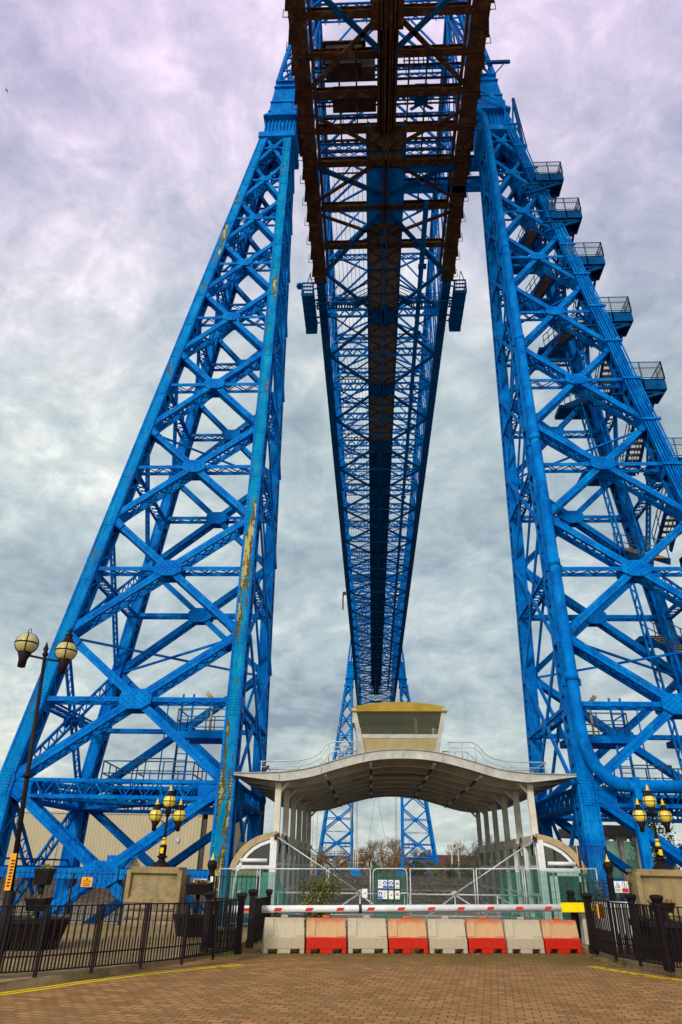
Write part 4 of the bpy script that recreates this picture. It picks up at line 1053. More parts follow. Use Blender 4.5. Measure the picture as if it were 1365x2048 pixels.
bush(6.3, 25.2, 0, .9, .6, .75, 1500, .10, 84, 'leafy shrub behind the fence below the right tower leg', 'leafdark')
bush(-12.4, 20.6, .1, .8, .7, .8, 900, .12, 85, 'thin leafy shrub at the left edge beside the tall twin globe lamp', 'leaf')
mb = MB().at(0, 0, 0); rd = random.Random(5)                                          # weeds in the joints near the barriers
def tuft(x, y, h, n=8, z=.0):
    for k in range(n):
        a = rd.uniform(0, 6.28); l = h * rd.uniform(.5, 1.2); d = V((math.cos(a), math.sin(a), 0)); p = V((x + rd.uniform(-.05, .05), y + rd.uniform(-.05, .05), z)); w = d.cross(V((0, 0, 1))) * .008
        mb.quad(p - w, p + w, p + d * l * .5 + V((0, 0, l)) + w * .2, p + d * l * .5 + V((0, 0, l)) - w * .2)
for k in range(120):
    t = rd.random(); tuft(-4.45 + rd.uniform(-.25, .35) + (1 - t) * -.3, 16.9 + t * 3.6, rd.uniform(.03, .09), 6)
for k in range(70): t = rd.random(); tuft(-3.9 + 7.8 * t, 17.75 + 1.9 * t + rd.uniform(-.4, .1), rd.uniform(.02, .05), 5)
tuft(-.35, 18.75, .2, 12); tuft(-.3, 18.8, .16, 8)
for k in range(70): tuft(rd.uniform(3.8, 4.4), rd.uniform(16.8, 20), rd.uniform(.03, .08), 6, .02)
mb.build('weeds', M['grass']); bpy.data.objects['weeds']['kind'] = 'stuff'
# ------------------------------------------------------------------ control pavilion under the bridge
def at(px, py, Y):
    """point at distance Y seen at photograph pixel (px, py): used to measure positions"""
    a = (px - 682.5) / FPX; b = (1024 - py) / FPX
    d = fwd + r2 * a + u2 * b
    return V((CAM_X, 0, CAM_Z)) + d * (Y / d.y)
pv = thing('control_pavilion', 'grey wave-roofed steel canopy with glass side shelters and a cream control cab on top', 'pavilion', (0, 28.3, 0))
PROF = [(0, 6.06), (.8, 6.03), (1.58, 5.92), (2.7, 5.64), (3.74, 5.345), (4.74, 5.2), (5.7, 5.15), (6.83, 5.14)]
def rf(x):
    x = abs(x)
    for (a, za), (b, zb) in zip(PROF, PROF[1:]):
        if x <= b:
            t = (x - a) / (b - a); m = lambda i: 0 if i == 0 else (PROF[min(i + 1, 7)][1] - PROF[i - 1][1]) / (PROF[min(i + 1, 7)][0] - PROF[i - 1][0])
            i = PROF.index((a, za)); h = b - a
            return (2 * t ** 3 - 3 * t * t + 1) * za + (t ** 3 - 2 * t * t + t) * h * m(i) + (-2 * t ** 3 + 3 * t * t) * zb + (t ** 3 - t * t) * h * m(i + 1)
    return 5.14
XS = [-6.83 + 13.66 * k / 56 for k in range(57)]
def bd(x): x = abs(x); return .34 if x < 4.9 else .34 - (x - 4.9) / 1.95 * .27
def curved(mb, y0, y1, top, low):
    for a, b in zip(XS, XS[1:]):
        mb.hexa([(a, y0, low(a)), (b, y0, low(b)), (b, y1, low(b)), (a, y1, low(a)), (a, y0, top(a)), (b, y0, top(b)), (b, y1, top(b)), (a, y1, top(a))])
YF, YB = 28.3, 43.9
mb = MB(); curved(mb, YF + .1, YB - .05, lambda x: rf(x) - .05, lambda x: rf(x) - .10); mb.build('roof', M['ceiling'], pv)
mb = MB(); curved(mb, YF, YF + .03, rf, lambda x: rf(x) - bd(x)); curved(mb, YF - .06, YF + .1, lambda x: rf(x) + .012, lambda x: rf(x) - .012); curved(mb, YF - .05, YF + .09, lambda x: rf(x) - bd(x) + .005, lambda x: rf(x) - bd(x) - .02)
for x in (-5.0, -3.3, -1.6, 0, 1.6, 3.3, 5.0): mb.box(x - .012, x + .012, YF - .05, YF + .005, rf(x) - .32, rf(x) - .02)
mb.build('front_beam', M['pale'], pv)
for k in range(1, 9):
    y = YF + k * 1.93; mb = MB(); curved(mb, y, y + .04, lambda x: rf(x) - .101, lambda x: rf(x) - bd(x) * 1.15); curved(mb, y - .07, y + .1, lambda x: rf(x) - bd(x) * 1.15, lambda x: rf(x) - bd(x) * 1.15 - .02)
    mb.build('roof_rib', M['rib'], pv)
for x in (-3.15, -1.3, 1.3, 3.15):
    mb = MB()
    for k in range(8):
        y = YF + .3 + k * 1.93; mb.cur = k % 2
        mb.bar((x, y, rf(x) - .42), (x, y + 1.4, rf(x) - .42), .1, .05); mb.cur = 1; mb.bar((x, y + 1.45, rf(x) - .42), (x, y + 1.9, rf(x) - .42), .05, .05)
    mb.build('strip_light', [M['white'], M['rubber']], pv)
for s in (-1, 1):
    for k in range(6):
        y = YF + .55 + k * 2.95; mb = MB(); x = s * 5.06
        zt = rf(x) - .36; mb.box(x - .12, x + .12, y - .1, y - .075, 2.3, zt); mb.box(x - .12, x + .12, y + .075, y + .1, 2.3, zt); mb.box(x - .02, x + .02, y - .075, y + .075, 2.3, zt)
        mb.bar((x, y, rf(x) - .75), (x - s * .45, y, rf(x - s * .45) - .34), .1, .1, (0, 1, 0)); mb.box(x - .2, x + .2, y - .15, y + .15, 2.75, 2.95)
        mb.build('canopy_post', M['rib'], pv)
    # glass side shelter
    sh = empty('side_shelter', (s * 5.9, YF, 0), pv)
    arch = [(5.0, 3.02), (5.4, 2.93), (5.75, 2.82), (6.05, 2.66), (6.3, 2.46), (6.5, 2.22), (6.64, 1.98), (6.73, 1.72)]
    inn = [(5.0, 2.80), (5.35, 2.71), (5.66, 2.60), (5.93, 2.45), (6.14, 2.27), (6.31, 2.06), (6.44, 1.86), (6.52, 1.64)]
    mb = MB()
    for i in range(7):
        a, b, c, d = arch[i], arch[i + 1], inn[i + 1], inn[i]; p = lambda q, y, up=0: (s * q[0], y, q[1])
        mb.hexa([p(d, YF), p(c, YF), p(c, YF + .2), p(d, YF + .2), p(a, YF), p(b, YF), p(b, YF + .2), p(a, YF + .2)])
    mb.build('fascia', M['tan'], sh)
    mb = MB()
    for i in range(7):
        a, b = arch[i], arch[i + 1]; mb.hexa([(s * a[0], YF + .2, a[1] - .09), (s * b[0], YF + .2, b[1] - .09), (s * b[0], YB, b[1] - .09), (s * a[0], YB, a[1] - .09), (s * a[0], YF + .2, a[1] - .03), (s * b[0], YF + .2, b[1] - .03), (s * b[0], YB, b[1] - .03), (s * a[0], YB, a[1] - .03)])
    mb.build('roof', M['pale'], sh)
    mb = MB(); pts = [(s * (q[0] - .08), YF + .06, q[1] - .06) for q in inn] + [(s * 6.5, YF + .06, 1.2), (s * 6.62, YF + .06, .02)]
    for a, b in zip(pts, pts[1:]): mb.bar(a, b, .11, .11, (0, 1, 0))
    mb.box(*sorted((s * 4.95, s * 5.2)), YF - .02, YF + .2, .0, 2.8)
    mb.build('frame', M['white'], sh)
    mb = MB(); mb.box(*sorted((s * 5.2, s * 6.5)), YF + .02, YF + .12, 1.72, 1.84); mb.tube([(s * 5.28, YF - .05, 2.0), (s * 6.3, YF - .05, 2.0)], .07, 8)
    mb.build('lintel', M['white'], sh)
    mb = MB(); mb.box(*sorted((s * 5.2, s * 6.45)), YF + .07, YF + .08, 1.84, 2.62); mb.build('fanlight', M['fanglass'], sh)
    if s > 0:
        mb = MB()
        for x in (5.3, 5.46, 6.36): mb.box(s * x, s * x + .12, YF - .03, YF + .05, .05, 1.7)
        mb.box(5.3, 6.48, YF - .03, YF + .052, 1.6, 1.71); mb.box(5.46, 6.48, YF - .03, YF + .052, .05, .2); dr = mb.build('door', M['white'], sh)
        mb = MB(); mb.box(5.58, 6.36, YF, YF + .015, .2, 1.6); mb.build('pane', M['darkglass'], sh)
    else:
        mb = MB(); mb.box(-6.4, -5.5, YF - .04, YF + .06, 1.5, 1.66); mb.build('notice_panel', M['cream'], sh)
        mb = MB(); mb.box(-6.5, -5.2, YF + .07, YF + .08, .1, 1.6); mb.build('pane', M['greenglass'], sh)
        mb = MB(); mb.box(-6.32, -6.2, YF - .09, YF - .05, .75, 1.0); mb.build('notice', M['signwhite'], sh)
    n = 7
    mb = MB()                                                                        # inner wall: posts, rails
    for k in range(n + 1):
        y = YF + .25 + (YB - YF - .3) * k / n; mb.box(s * 5.05 - .07, s * 5.05 + .07, y - .13, y + .13, 0, 2.62)
        mb.box(s * 5.05 - .09 * s - .03, s * 5.05 - .09 * s + .03, y - .03, y + .03, .2, 2.6)
    for z in (.12, .95, 1.9): mb.box(s * 5.05 - .04, s * 5.05 + .04, YF + .2, YB, z - .045, z + .045)
    mb.build('wall_frame', M['white'], sh)
    mb = MB(); mb.box(s * 5.05 - .09, s * 5.05 + .09, YF + .2, YB, 2.62, 2.98); mb.build('eaves_beam', M['rib'], sh)
    for k in range(n):
        y0 = YF + .25 + (YB - YF - .3) * k / n + .14; y1 = YF + .25 + (YB - YF - .3) * (k + 1) / n - .14
        mb = MB(); mb.box(s * 5.06, s * 5.06 + .012, y0, y1, .17, .9); mb.box(s * 5.06, s * 5.06 + .012, y0, y1, 1.0, 1.85); mb.box(s * 5.06, s * 5.06 + .012, y0, y1, 1.95, 2.6); mb.build('pane', M['glass'], sh)
    mb = MB()
    for k in range(n + 1): y = YF + .3 + (YB - YF - .4) * k / n; mb.box(s * 6.62 - .05, s * 6.62 + .05, y - .06, y + .06, 0, 1.8)
    mb.box(s * 6.6 - .03, s * 6.6 + .03, YF + .2, YB, .9, .98); mb.build('outer_frame', M['pale'], sh)
    mb = MB(); mb.box(s * 6.62, s * 6.64, YF + .3, YB, .1, 1.75); mb.build('outer_pane', M['glass'], sh)
    mb = MB(); mb.box(s * 5.9 - .2, s * 5.9 + .2, YF + 1.0, YB - .5, .4, .46); mb.build('bench', M['red'], sh)
    mb = MB()
    for y in (YF + .1, YF + 2.6): mb.tube([(s * 5.0, y, 2.7), (s * 4.9, y, 2.95), (s * 4.86, y + .2, 2.6), (s * 4.9, y + .5, 2.3), (s * 4.93, y + .8, 2.65)], .03, 6)
    mb.box(s * 4.95 - .1, s * 4.95 + .02, YF - .1, YF + .05, 2.72, 2.9); mb.build('cable_loop', M['rubber'], sh)
    mb = MB(); mb.tube([(s * 5.0, YF - .05, 2.85), (s * 1.75, YF - .05, .98)], .028, 6); mb.build('stay', M['galv'], pv)
    mb = MB(); mb.tube([(s * 5.0, YB, 2.85), (s * 1.75, YB, .98)], .03, 6); mb.build('stay', M['galv'], pv)
    for yg in (YF + .02, YB):                                                         # gates across the deck ends
        mb = MB()
        for z, r in ((.95, .035), (.42, .02), (.27, .02), (.12, .03)): mb.tube([(s * .08, yg, z), (s * 4.9, yg, z)], r, 6)
        for x in (.1, 1.75, 3.3, 4.8): mb.tube([(s * x, yg, .05), (s * x, yg, .97)], .028, 6)
        mb.tube([(s * 1.75, yg, .93), (s * .5, yg, .1)], .03, 6); mb.tube([(s * 1.8, yg, .93), (s * 3.2, yg, .1)], .03, 6); mb.tube([(s * 4.8, yg, .1), (s * 3.3, yg, .93)], .025, 6)
        mb.prism([(s * 1.55, yg - .04, .95), (s * 1.95, yg - .04, .95), (s * 1.8, yg - .04, 1.08), (s * 1.7, yg - .04, 1.08)], (0, .08, 0))
        mb.build('gate', M['galv'], pv)
    # rail on the roof edge
    mb = MB(); path = [(5.88, 5.67), (5.0, 5.68), (4.31, 5.71), (3.8, 5.8), (3.42, 6.0), (3.22, 6.28), (3.05, 6.43), (2.8, 6.46), (1.92, 6.45)]
    mb.tube([(s * x, 29, z) for x, z in path], .028, 6); mb.tube([(s * x, 29, z - .22) for x, z in path], .02, 6); mb.tube([(s * x, 31.5, z) for x, z in path], .028, 6)
    for x, z in ((5.85, 5.67), (4.31, 5.71), (3.05, 6.43), (2.5, 6.46), (1.95, 6.45)):
        for y in (29, 31.5): mb.tube([(s * x, y, rf(x) - .05), (s * x, y, z)], .024, 6)
    mb.tube([(s * 5.88, 29, 5.67), (s * 5.88, 31.5, 5.67)], .026, 6); mb.build('handrail', M['galv'], pv)
mb = MB(); mb.box(-5.0, 5.0, 28.0, 44.2, -.2, .012); mb.build('deck', M['concrete'], pv)
cab = empty('control_cab', (0, 31, 6), pv)
CY0, CY1 = 31.0, 34.2
def cw(z): return 1.64 + (z - 6.35) * .222                                             # walls lean outwards
def cring(mb, z0, z1, t=.07, ins=0.0):
    for (xa, ya, xb, yb) in ((-1, 0, 1, 0), (1, 0, 1, 1), (1, 1, -1, 1), (-1, 1, -1, 0)):
        P_ = []
        for z in (z0, z1):
            w = cw(z) - ins; o = (z - 6.35) * .12 - ins
            q = lambda x, y, i: V((x * (w - i), CY0 - o + i if y == 0 else CY1 + o - i, z))
            P_.append([q(xa, ya, 0), q(xb, yb, 0), q(xb, yb, t), q(xa, ya, t)])
        mb.hexa(P_[0] + P_[1])
mb = MB(); cring(mb, 5.7, 6.93); mb.build('wall', M['cream'], cab)
mb = MB(); cring(mb, 6.93, 7.1, .1, -.02)
for x in (-1, 1):
    for y in (0, 1):
        for k in range(6):
            z0, z1 = 5.75 + k * .41, 5.75 + (k + 1) * .41
            f = lambda z: V((x * (cw(z) + .01), (CY0 - (z - 6.35) * .12 - .01) if y == 0 else (CY1 + (z - 6.35) * .12 + .01), z))
            mb.bar(f(z0), f(z1), .2, .16, (0, 1, 0))
mb.build('frame', M['pale'], cab)
mb = MB(); w0, w1 = cw(7.1) - .1, cw(8.15) - .1
for y, o in ((0, 1), (1, -1)):
    ya = (CY0 if y == 0 else CY1); a0 = ya - o * (.75 * .12) + o * .03; a1 = ya - o * (1.8 * .12) + o * .03
    mb.quad((-w0, a0, 7.1), (w0, a0, 7.1), (w1, a1, 8.15), (-w1, a1, 8.15))
for s in (-1, 1): mb.quad((s * w0, CY0 - .05, 7.1), (s * w0, CY1 + .05, 7.1), (s * w1, CY1 + .18, 8.15), (s * w1, CY0 - .18, 8.15))
mb.build('window', M['darkglass'], cab)
mb = MB()                                                                              # inside: far wall above its window, console, seat post, blinds
mb.box(-1.75, 1.75, CY1 - .1, CY1 - .02, 7.45, 8.15); mb.box(-1.75, -1.4, CY1 - .1, CY1 - .02, 7.0, 7.45); mb.box(1.25, 1.75, CY1 - .1, CY1 - .02, 7.0, 7.45); mb.box(-1.6, 1.6, CY0 + .2, CY1 - .2, 6.85, 6.92)
mb.build('inner_wall', M['under'], cab)
mb = MB(); mb.box(.72, .82, CY0 + .1, CY0 + .2, 7.0, 7.9); mb.build('wiper_post', M['ochre'], cab)
mb = MB()
for i in range(14):
    x0, x1 = -2.08 + 4.16 * i / 14, -2.08 + 4.16 * (i + 1) / 14; zf = lambda x: 8.28 + .21 * (1 - (x / 2.08) ** 2)
    mb.hexa([(x0, CY0 - .3, 8.1), (x1, CY0 - .3, 8.1), (x1, CY1 + .3, 8.1), (x0, CY1 + .3, 8.1), (x0, CY0 - .3, zf(x0)), (x1, CY0 - .3, zf(x1)), (x1, CY1 + .3, zf(x1)), (x0, CY1 + .3, zf(x0))])
mb.box(-2.18, 2.18, CY0 - .38, CY1 + .38, 8.05, 8.1); mb.build('cab_roof', M['ochre'], cab)
mb = MB(); mb.tube([(2.0, CY0, 8.0), (2.2, CY0, 8.1), (2.3, CY0, 8.25), (2.32, CY0, 8.6)], .02, 5); mb.box(-2.12, -2.0, CY0 - .1, CY0 + .05, 7.6, 8.0); mb.build('aerial', M['under'], cab)
pv.rotation_euler.y = -0.009
pg = thing('pigeon', 'dark pigeon perched on the left end of the canopy roof', 'pigeon', (-5.6, 28.5, 5.15))
mb = MB(); mb.tube([(-5.75, 28.5, 5.2), (-5.66, 28.5, 5.24), (-5.58, 28.5, 5.3), (-5.52, 28.5, 5.37), (-5.48, 28.5, 5.38)], [.012, .06, .07, .04, .012], 8)
mb.tube([(-5.59, 28.5, 5.12), (-5.59, 28.5, 5.25)], .01, 4); mb.build('body', M['ink'], pg)

# ------------------------------------------------------------------ iron railings
def picket_panel(mb, a, b, zt, zm, zb, step, spike=0.0, short=None, th=.02):
    a = V((*a, 0)); b = V((*b, 0)); L = (b - a).length
    for z in [q for q in (zt, zm, zb) if q]: mb.bar(a + V((0, 0, z)), b + V((0, 0, z)), .045, .018)
    n = max(1, round(L / step))
    for i in range(n):
        p = a.lerp(b, (i + .5) / n); mb.bar(p + V((0, 0, zb)), p + V((0, 0, zt + spike)), th, th, (0, 1, 0))
        if spike: mb.bar(p + V((0, 0, zt + spike)), p + V((0, 0, zt + spike + .08)), th, th, (0, 1, 0), .002, .002)
        if short:
            p = a.lerp(b, (i + 0.02) / n); mb.bar(p + V((0, 0, zb)), p + V((0, 0, short)), th * .8, th * .8, (0, 1, 0)); mb.bar(p + V((0, 0, short)), p + V((0, 0, short + .07)), th * .8, th * .8, (0, 1, 0), .002, .002)
def railing_run(name, label, pts, zt, zm, zb, step, post=.05, ptop=None, spike=0, short=None, z0=.1, th=.024):
    r = thing(name, label, 'railing', (*pts[0], z0))
    for a, b in zip(pts, pts[1:]):
        mb = MB(); picket_panel(mb, a, b, zt, zm, zb, step, spike, short, th); mb.build('panel', M['black'], r)
    for p in pts:
        mb = MB(); mb.bar((*p, z0), (*p, (ptop or zt) + .02), post, post, (0, 1, 0)); mb.build('post', M['black'], r)
    return r
railing_run('iron_railing', 'low black iron railing curving along the left kerb', [(-10.4, 9.2), (-9.2, 10.4), (-8.2, 11.4), (-7.2, 12.35), (-6.72, 12.65), (-6.06, 13.35), (-5.44, 14.07), (-4.88, 14.8), (-4.47, 15.65), (-4.18, 16.6)], 1.1, .40, .2, .125, short=.56)
railing_run('iron_railing', 'low black iron railing curving along the right kerb', [(3.89, 18.65), (3.95, 17.3), (4.2, 16.55), (4.46, 15.7), (5.3, 14.6), (6.6, 13.5), (8.6, 12.6)], 1.2, .44, .2, .115, short=.58)
railing_run('iron_railing', 'taller spiked black railing on the pad edge behind the left stone plinth', [(-40, 23.1), (-34, 23.1), (-28, 23.1), (-22, 23.1), (-17, 23.1), (-13.4, 23.1), (-10.6, 23.1), (-8.95, 23.1)], 1.45, .38, .2, .16, spike=.05, short=.5, th=.018)
railing_run('iron_railing', 'short spiked black railing between the left plinth and the left glass shelter', [(-7.0, 23.1), (-6.1, 23.1), (-4.8, 23.1)], 1.45, .38, .2, .15, spike=.05, short=.5, th=.018)
railing_run('iron_railing', 'spiked black railing between the right glass shelter and the right plinth', [(5.0, 23.2), (5.9, 23.2), (6.55, 23.2)], 1.5, .4, .2, .15, spike=.05, short=.5, th=.018)
railing_run('iron_railing', 'spiked black railing beyond the right stone plinth', [(8.7, 23.2), (12, 23.2), (18, 23.2), (26, 23.2)], 1.5, .4, .2, .15, spike=.05, short=.5, th=.018)
railing_run('iron_gate', 'open black iron gate leaf folded behind the left railing', [(-5.0, 17.1), (-4.2, 17.0)], 1.1, .45, .17, .055, z0=.1)
railing_run('iron_gate', 'black iron gate leaf standing in front of the left glass shelter', [(-4.12, 18.2), (-4.03, 20.0)], 1.05, .45, .17, .075, z0=.1)
railing_run('iron_gate', 'black iron gate leaf in front of the right glass shelter door', [(4.2, 21.5), (4.75, 22.6)], 1.05, .45, .17, .055, z0=.1)
railing_run('iron_gate', 'open black iron gate leaf folded behind the right railing', [(4.35, 18.3), (5.2, 17.4)], 1.15, .45, .17, .055, z0=.1)
railing_run('security_fence', 'tall thin black security fence in front of the right tower leg', [(6.0, 26.6), (7.0, 26.7)], 2.6, 1.4, .05, .09, z0=0, th=.016)
def cap_post(x, y, h, label, w=.12):
    t = thing('gate_post', label, 'post', (x, y, .1)); mb = MB()
    mb.bar((x, y, .1), (x, y, h - .1), w, w, (0, 1, 0)); mb.bar((x, y, .1), (x, y, .26), w * 1.35, w * 1.35, (0, 1, 0)); mb.build('shaft', M['black'], t)
    mb = MB(); mb.lathe((x, y, h - .17), [(w * .72, 0), (w * .78, .03), (w * .72, .05), (w * 1.15, .13), (w * 1.22, .15), (w * 1.2, .18), (w * .9, .2), (.02, .21)], 4, False, True); mb.build('capital', M['black'], t)
cap_post(-4.93, 16.9, 1.2, 'square black gate post with flared cap left of the open gate leaf')
cap_post(-4.17, 16.75, 1.2, 'square black gate post with flared cap at the end of the left kerb railing')
cap_post(-4.12, 17.95, 1.24, 'square black gate post with flared cap just left of the white barrier')
cap_post(-4.03, 20.1, 1.19, 'smaller black gate post with flared cap in front of the left shelter', .1)
cap_post(3.89, 18.72, 1.3, 'square black gate post with flared cap beside the yellow end of the boom', .14)
cap_post(4.2, 21.4, 1.15, 'black gate post with flared cap behind the rightmost red barrier', .11)
cap_post(4.08, 20.9, 1.3, 'black gate post with flared cap between the boom and the right shelter', .11)
cap_post(4.55, 17.55, 1.33, 'black gate post with flared cap inside the right railing, nearer the boom', .12)
cap_post(4.52, 15.9, 1.36, 'black post with flared cap standing in the right kerb railing', .12)
for px, py, Y, lb in ((427.5, 1705, 21.5, 'tall black bollard with gold finial and white stickers left of the left shelter'), (1213, 1708, 21.5, 'tall black bollard with gold finial right of the right shelter')):
    q = at(px, py, Y); x, y, h = q.x, q.y, q.z; t = thing('finial_bollard', lb, 'bollard', (x, y, .1)); mb = MB()
    mb.lathe((x, y, 0), [(.13, .1), (.13, .3), (.09, .35), (.085, h - .62), (.1, h - .6), (.08, h - .56), (.07, h - .5), (.13, h - .38), (.15, h - .3), (.12, h - .22), (.06, h - .2)], 12); mb.build('shaft', M['black'], t)
    mb = MB(); mb.lathe((x, y, h - .2), [(.075, 0), (.06, .04), (.03, .08), (.02, .14), (.004, .2)], 10); mb.build('finial', M['gold'], t)
    if px < 600:
        mb = MB(); mb.box(x - .08, x - .0, y - .1, y - .088, h - .9, h - .74); mb.box(x + .01, x + .08, y - .1, y - .088, h - .75, h - .61); mb.build('sticker', M['signwhite'], t)
# ------------------------------------------------------------------ globe lamps on stone plinths
def lantern(root, c, r, mat, finial='gold', cap=True):
    x, y, z = c
    lt = MB(); lt.lathe((x, y, z), [(.02, -r * 2.3), (r * .35, -r * 2.2), (r * .38, -r * 1.5), (r * .62, -r * .86), (r * .6, -r * .8)], 12)
    for k in range(2):
        pts = [(x + math.cos(k * math.pi / 2 + .4) * math.sin(a) * r * 1.015, y + math.sin(k * math.pi / 2 + .4) * math.sin(a) * r * 1.015, z + math.cos(a) * r * 1.015) for a in [2 * math.pi * i / 28 for i in range(29)]]
        lt.tube(pts, r * .055, 5, cap=False)
    lt.tube([(x + math.cos(a) * r * 1.015, y + math.sin(a) * r * 1.015, z) for a in [2 * math.pi * i / 28 for i in range(29)]], r * .06, 5, cap=False)
    if cap: lt.lathe((x, y, z), [(r * .72, r * .74), (r * .6, r * .9), (r * .4, r * 1.25), (r * .3, r * 1.5), (r * .34, r * 1.55), (.01, r * 1.6)], 12)
    else: lt.tube([(x - r * .2, y, z + r * .95), (x - r * .08, y, z + r * 1.45), (x + r * .1, y, z + r * 1.45), (x + r * .16, y, z + r * .95)], r * .035, 5)
    o = lt.build('lantern', M['black'], root)
    gb = MB(); gb.lathe((x, y, z), [(max(.002, math.sin(a) * r), -math.cos(a) * r) for a in [math.pi * i / 16 for i in range(17)]], 24); gb.build('globe', M[mat], o)
    if cap:
        f = MB(); f.lathe((x, y, z + r * 1.55), [(r * .36, 0), (r * .38, r * .1), (r * .2, r * .18), (r * .16, r * .3), (r * .24, r * .45), (r * .1, r * .7), (.004, r * .95)], 10); f.build('finial', M[finial], o)
def plinth_lamp(x, y, zb, side):
    t = thing('plinth_lamp', 'ornate black and gold lamp with three amber globes on the %s stone plinth' % side, 'street lamp', (x, y, zb))
    mb = MB(); mb.lathe((x, y, zb), [(.3, 0), (.28, .04), (.24, .1), (.13, .16), (.1, .22), (.14, .26), (.19, .28), (.14, .31), (.11, .34)], 8); mb.lathe((x, y, zb + .34), [(.11, 0), (.11, .24), (.12, .26), (.08, .28)], 6)
    mb.lathe((x, y, zb + .6), [(.05, 0), (.045, .2), (.055, .24), (.035, .5), (.06, .55), (.04, .6), (.035, .9), (.05, .95), (.03, 1.0), (.03, 1.62)], 10); mb.build('column', M['black'], t)
    mb = MB(); mb.lathe((x, y, zb + .62), [(.07, 0), (.09, .05), (.06, .09), (.05, .13)], 8); mb.lathe((x, y, zb + .77), [(.06, 0), (.065, .05), (.04, .08)], 8); mb.box(x - .05, x + .05, y - .13, y - .105, zb + .38, zb + .54)
    mb.tube([(x - .1, y - .1, zb + .42), (x, y - .12, zb + .5), (x + .04, y - .12, zb + .42)], .02, 5); mb.build('gilding', M['gold'], t)
    for s in (-1, 1):
        mb = MB(); pts = [(x + s * .02, y, zb + 1.22)]
        for k in range(9): a = k / 8; pts.append((x + s * (.05 + .34 * a), y, zb + 1.22 - .12 * math.sin(a * 3.14) * 0 + (.1 * math.sin(a * math.pi) if a < .5 else .1 - .26 * (a - .5) * 2)))
        pts.append((x + s * .40, y, zb + 1.1)); mb.tube(pts, .018, 6)
        mb.tube([(x + s * (.14 + .05 * math.cos(a) * (1 - a / 9)), y, zb + 1.2 + .05 * math.sin(a) * (1 - a / 9)) for a in [k * .5 for k in range(14)]], .009, 5)
        mb.build('arm', M['black'], t)
        lantern(t, (x + s * .39, y, zb + 1.48), .205, 'globe')
    lantern(t, (x, y, zb + 1.9), .205, 'globe')
random.seed(11)
def plinth(x0, x1, y, zt, side, xl):
    t = thing('stone_plinth', 'sandstone plinth with framed inscription tablet at the %s of the gates' % side, 'plinth', ((x0 + x1) / 2, y + .55, .1))
    for k, (z0, z1) in enumerate(((-.02, .27), (.27, .5), (.5, .72))):
        mb = MB(); xs = [x0 + .05, x0 + (x1 - x0) * (.36 if k % 2 else .58), x1 - .05]
        for a, b in zip(xs, xs[1:]):
            n = 5; base = len(mb.v)                                                       # rock-faced block
            mb.box(a + .012, b - .012, y + .06, y + 1.0, z0 + .01, z1 - .01)
            for i in range(n + 1):
                for j in range(4):
                    ed = i in (0, n) or j in (0, 3); mb.v.append((a + .012 + (b - a - .024) * i / n, y + .06 - (0.002 if ed else random.uniform(.02, .075)), z0 + .01 + (z1 - z0 - .02) * j / 3))
            base += 8
            for i in range(n):
                for j in range(3): q = base + i * 4 + j; mb.face((q, q + 4, q + 5, q + 1))
        mb.box(x0 + .1, x1 - .1, y + .1, y + .95, z0, z1); mb.build('stone_course', M['rough'], t)
    z0 = .72; mb = MB(); mb.box(x0 + .13, x1 - .13, y + .12, y + 1.05, z0, zt - .08); mb.box(x0, x1, y, y + .3, z0, z0 + .09); mb.box(x0, x1, y, y + .3, zt - .17, zt - .08); mb.box(x0, x0 + .13, y, y + 1.1, z0 + .09, zt - .17); mb.box(x1 - .13, x1, y, y + 1.1, z0 + .09, zt - .17)
    mb.hexa([(x0 + .13, y + .01, z0 + .09), (x1 - .13, y + .01, z0 + .09), (x1 - .13, y + .12, z0 + .09), (x0 + .13, y + .12, z0 + .09), (x0 + .13, y + .01, z0 + .1), (x1 - .13, y + .01, z0 + .1), (x1 - .13, y + .12, z0 + .17), (x0 + .13, y + .12, z0 + .17)])
    mb.box(x0 + .08, x1 - .12, y + .05, y + 1.05, zt - .08, zt); bl = mb.build('block', M['stone'], t)
    mb = MB(); L = x1 - x0
    for r_ in range(9):
        z = zt - .27 - r_ * .062; half = L * (.30 if r_ in (0, 3, 5, 7) else .2); x = (x0 + x1) / 2 - half
        if r_ == 6: x = (x0 + x1) / 2 - L * .33; half = L * .33
        while x < (x0 + x1) / 2 + half:
            w = random.uniform(.012, .03); hgt = random.uniform(.018, .03)
            if random.random() > .14: mb.box(x, x + w * .45, y + .114, y + .121, z, z + hgt); mb.box(x, x + w, y + .114, y + .121, z + hgt * .5, z + hgt * .72)
            x += w + .012
    mb.build('inscription', M['tan' if side == 'right' else 'under'], bl)
    plinth_lamp(xl, y + .45, zt, side)
plinth(-8.86, -7.15, 22.9, 1.68, 'left', -7.96); plinth(6.52, 8.4, 22.7, 1.9, 'right', 7.5)
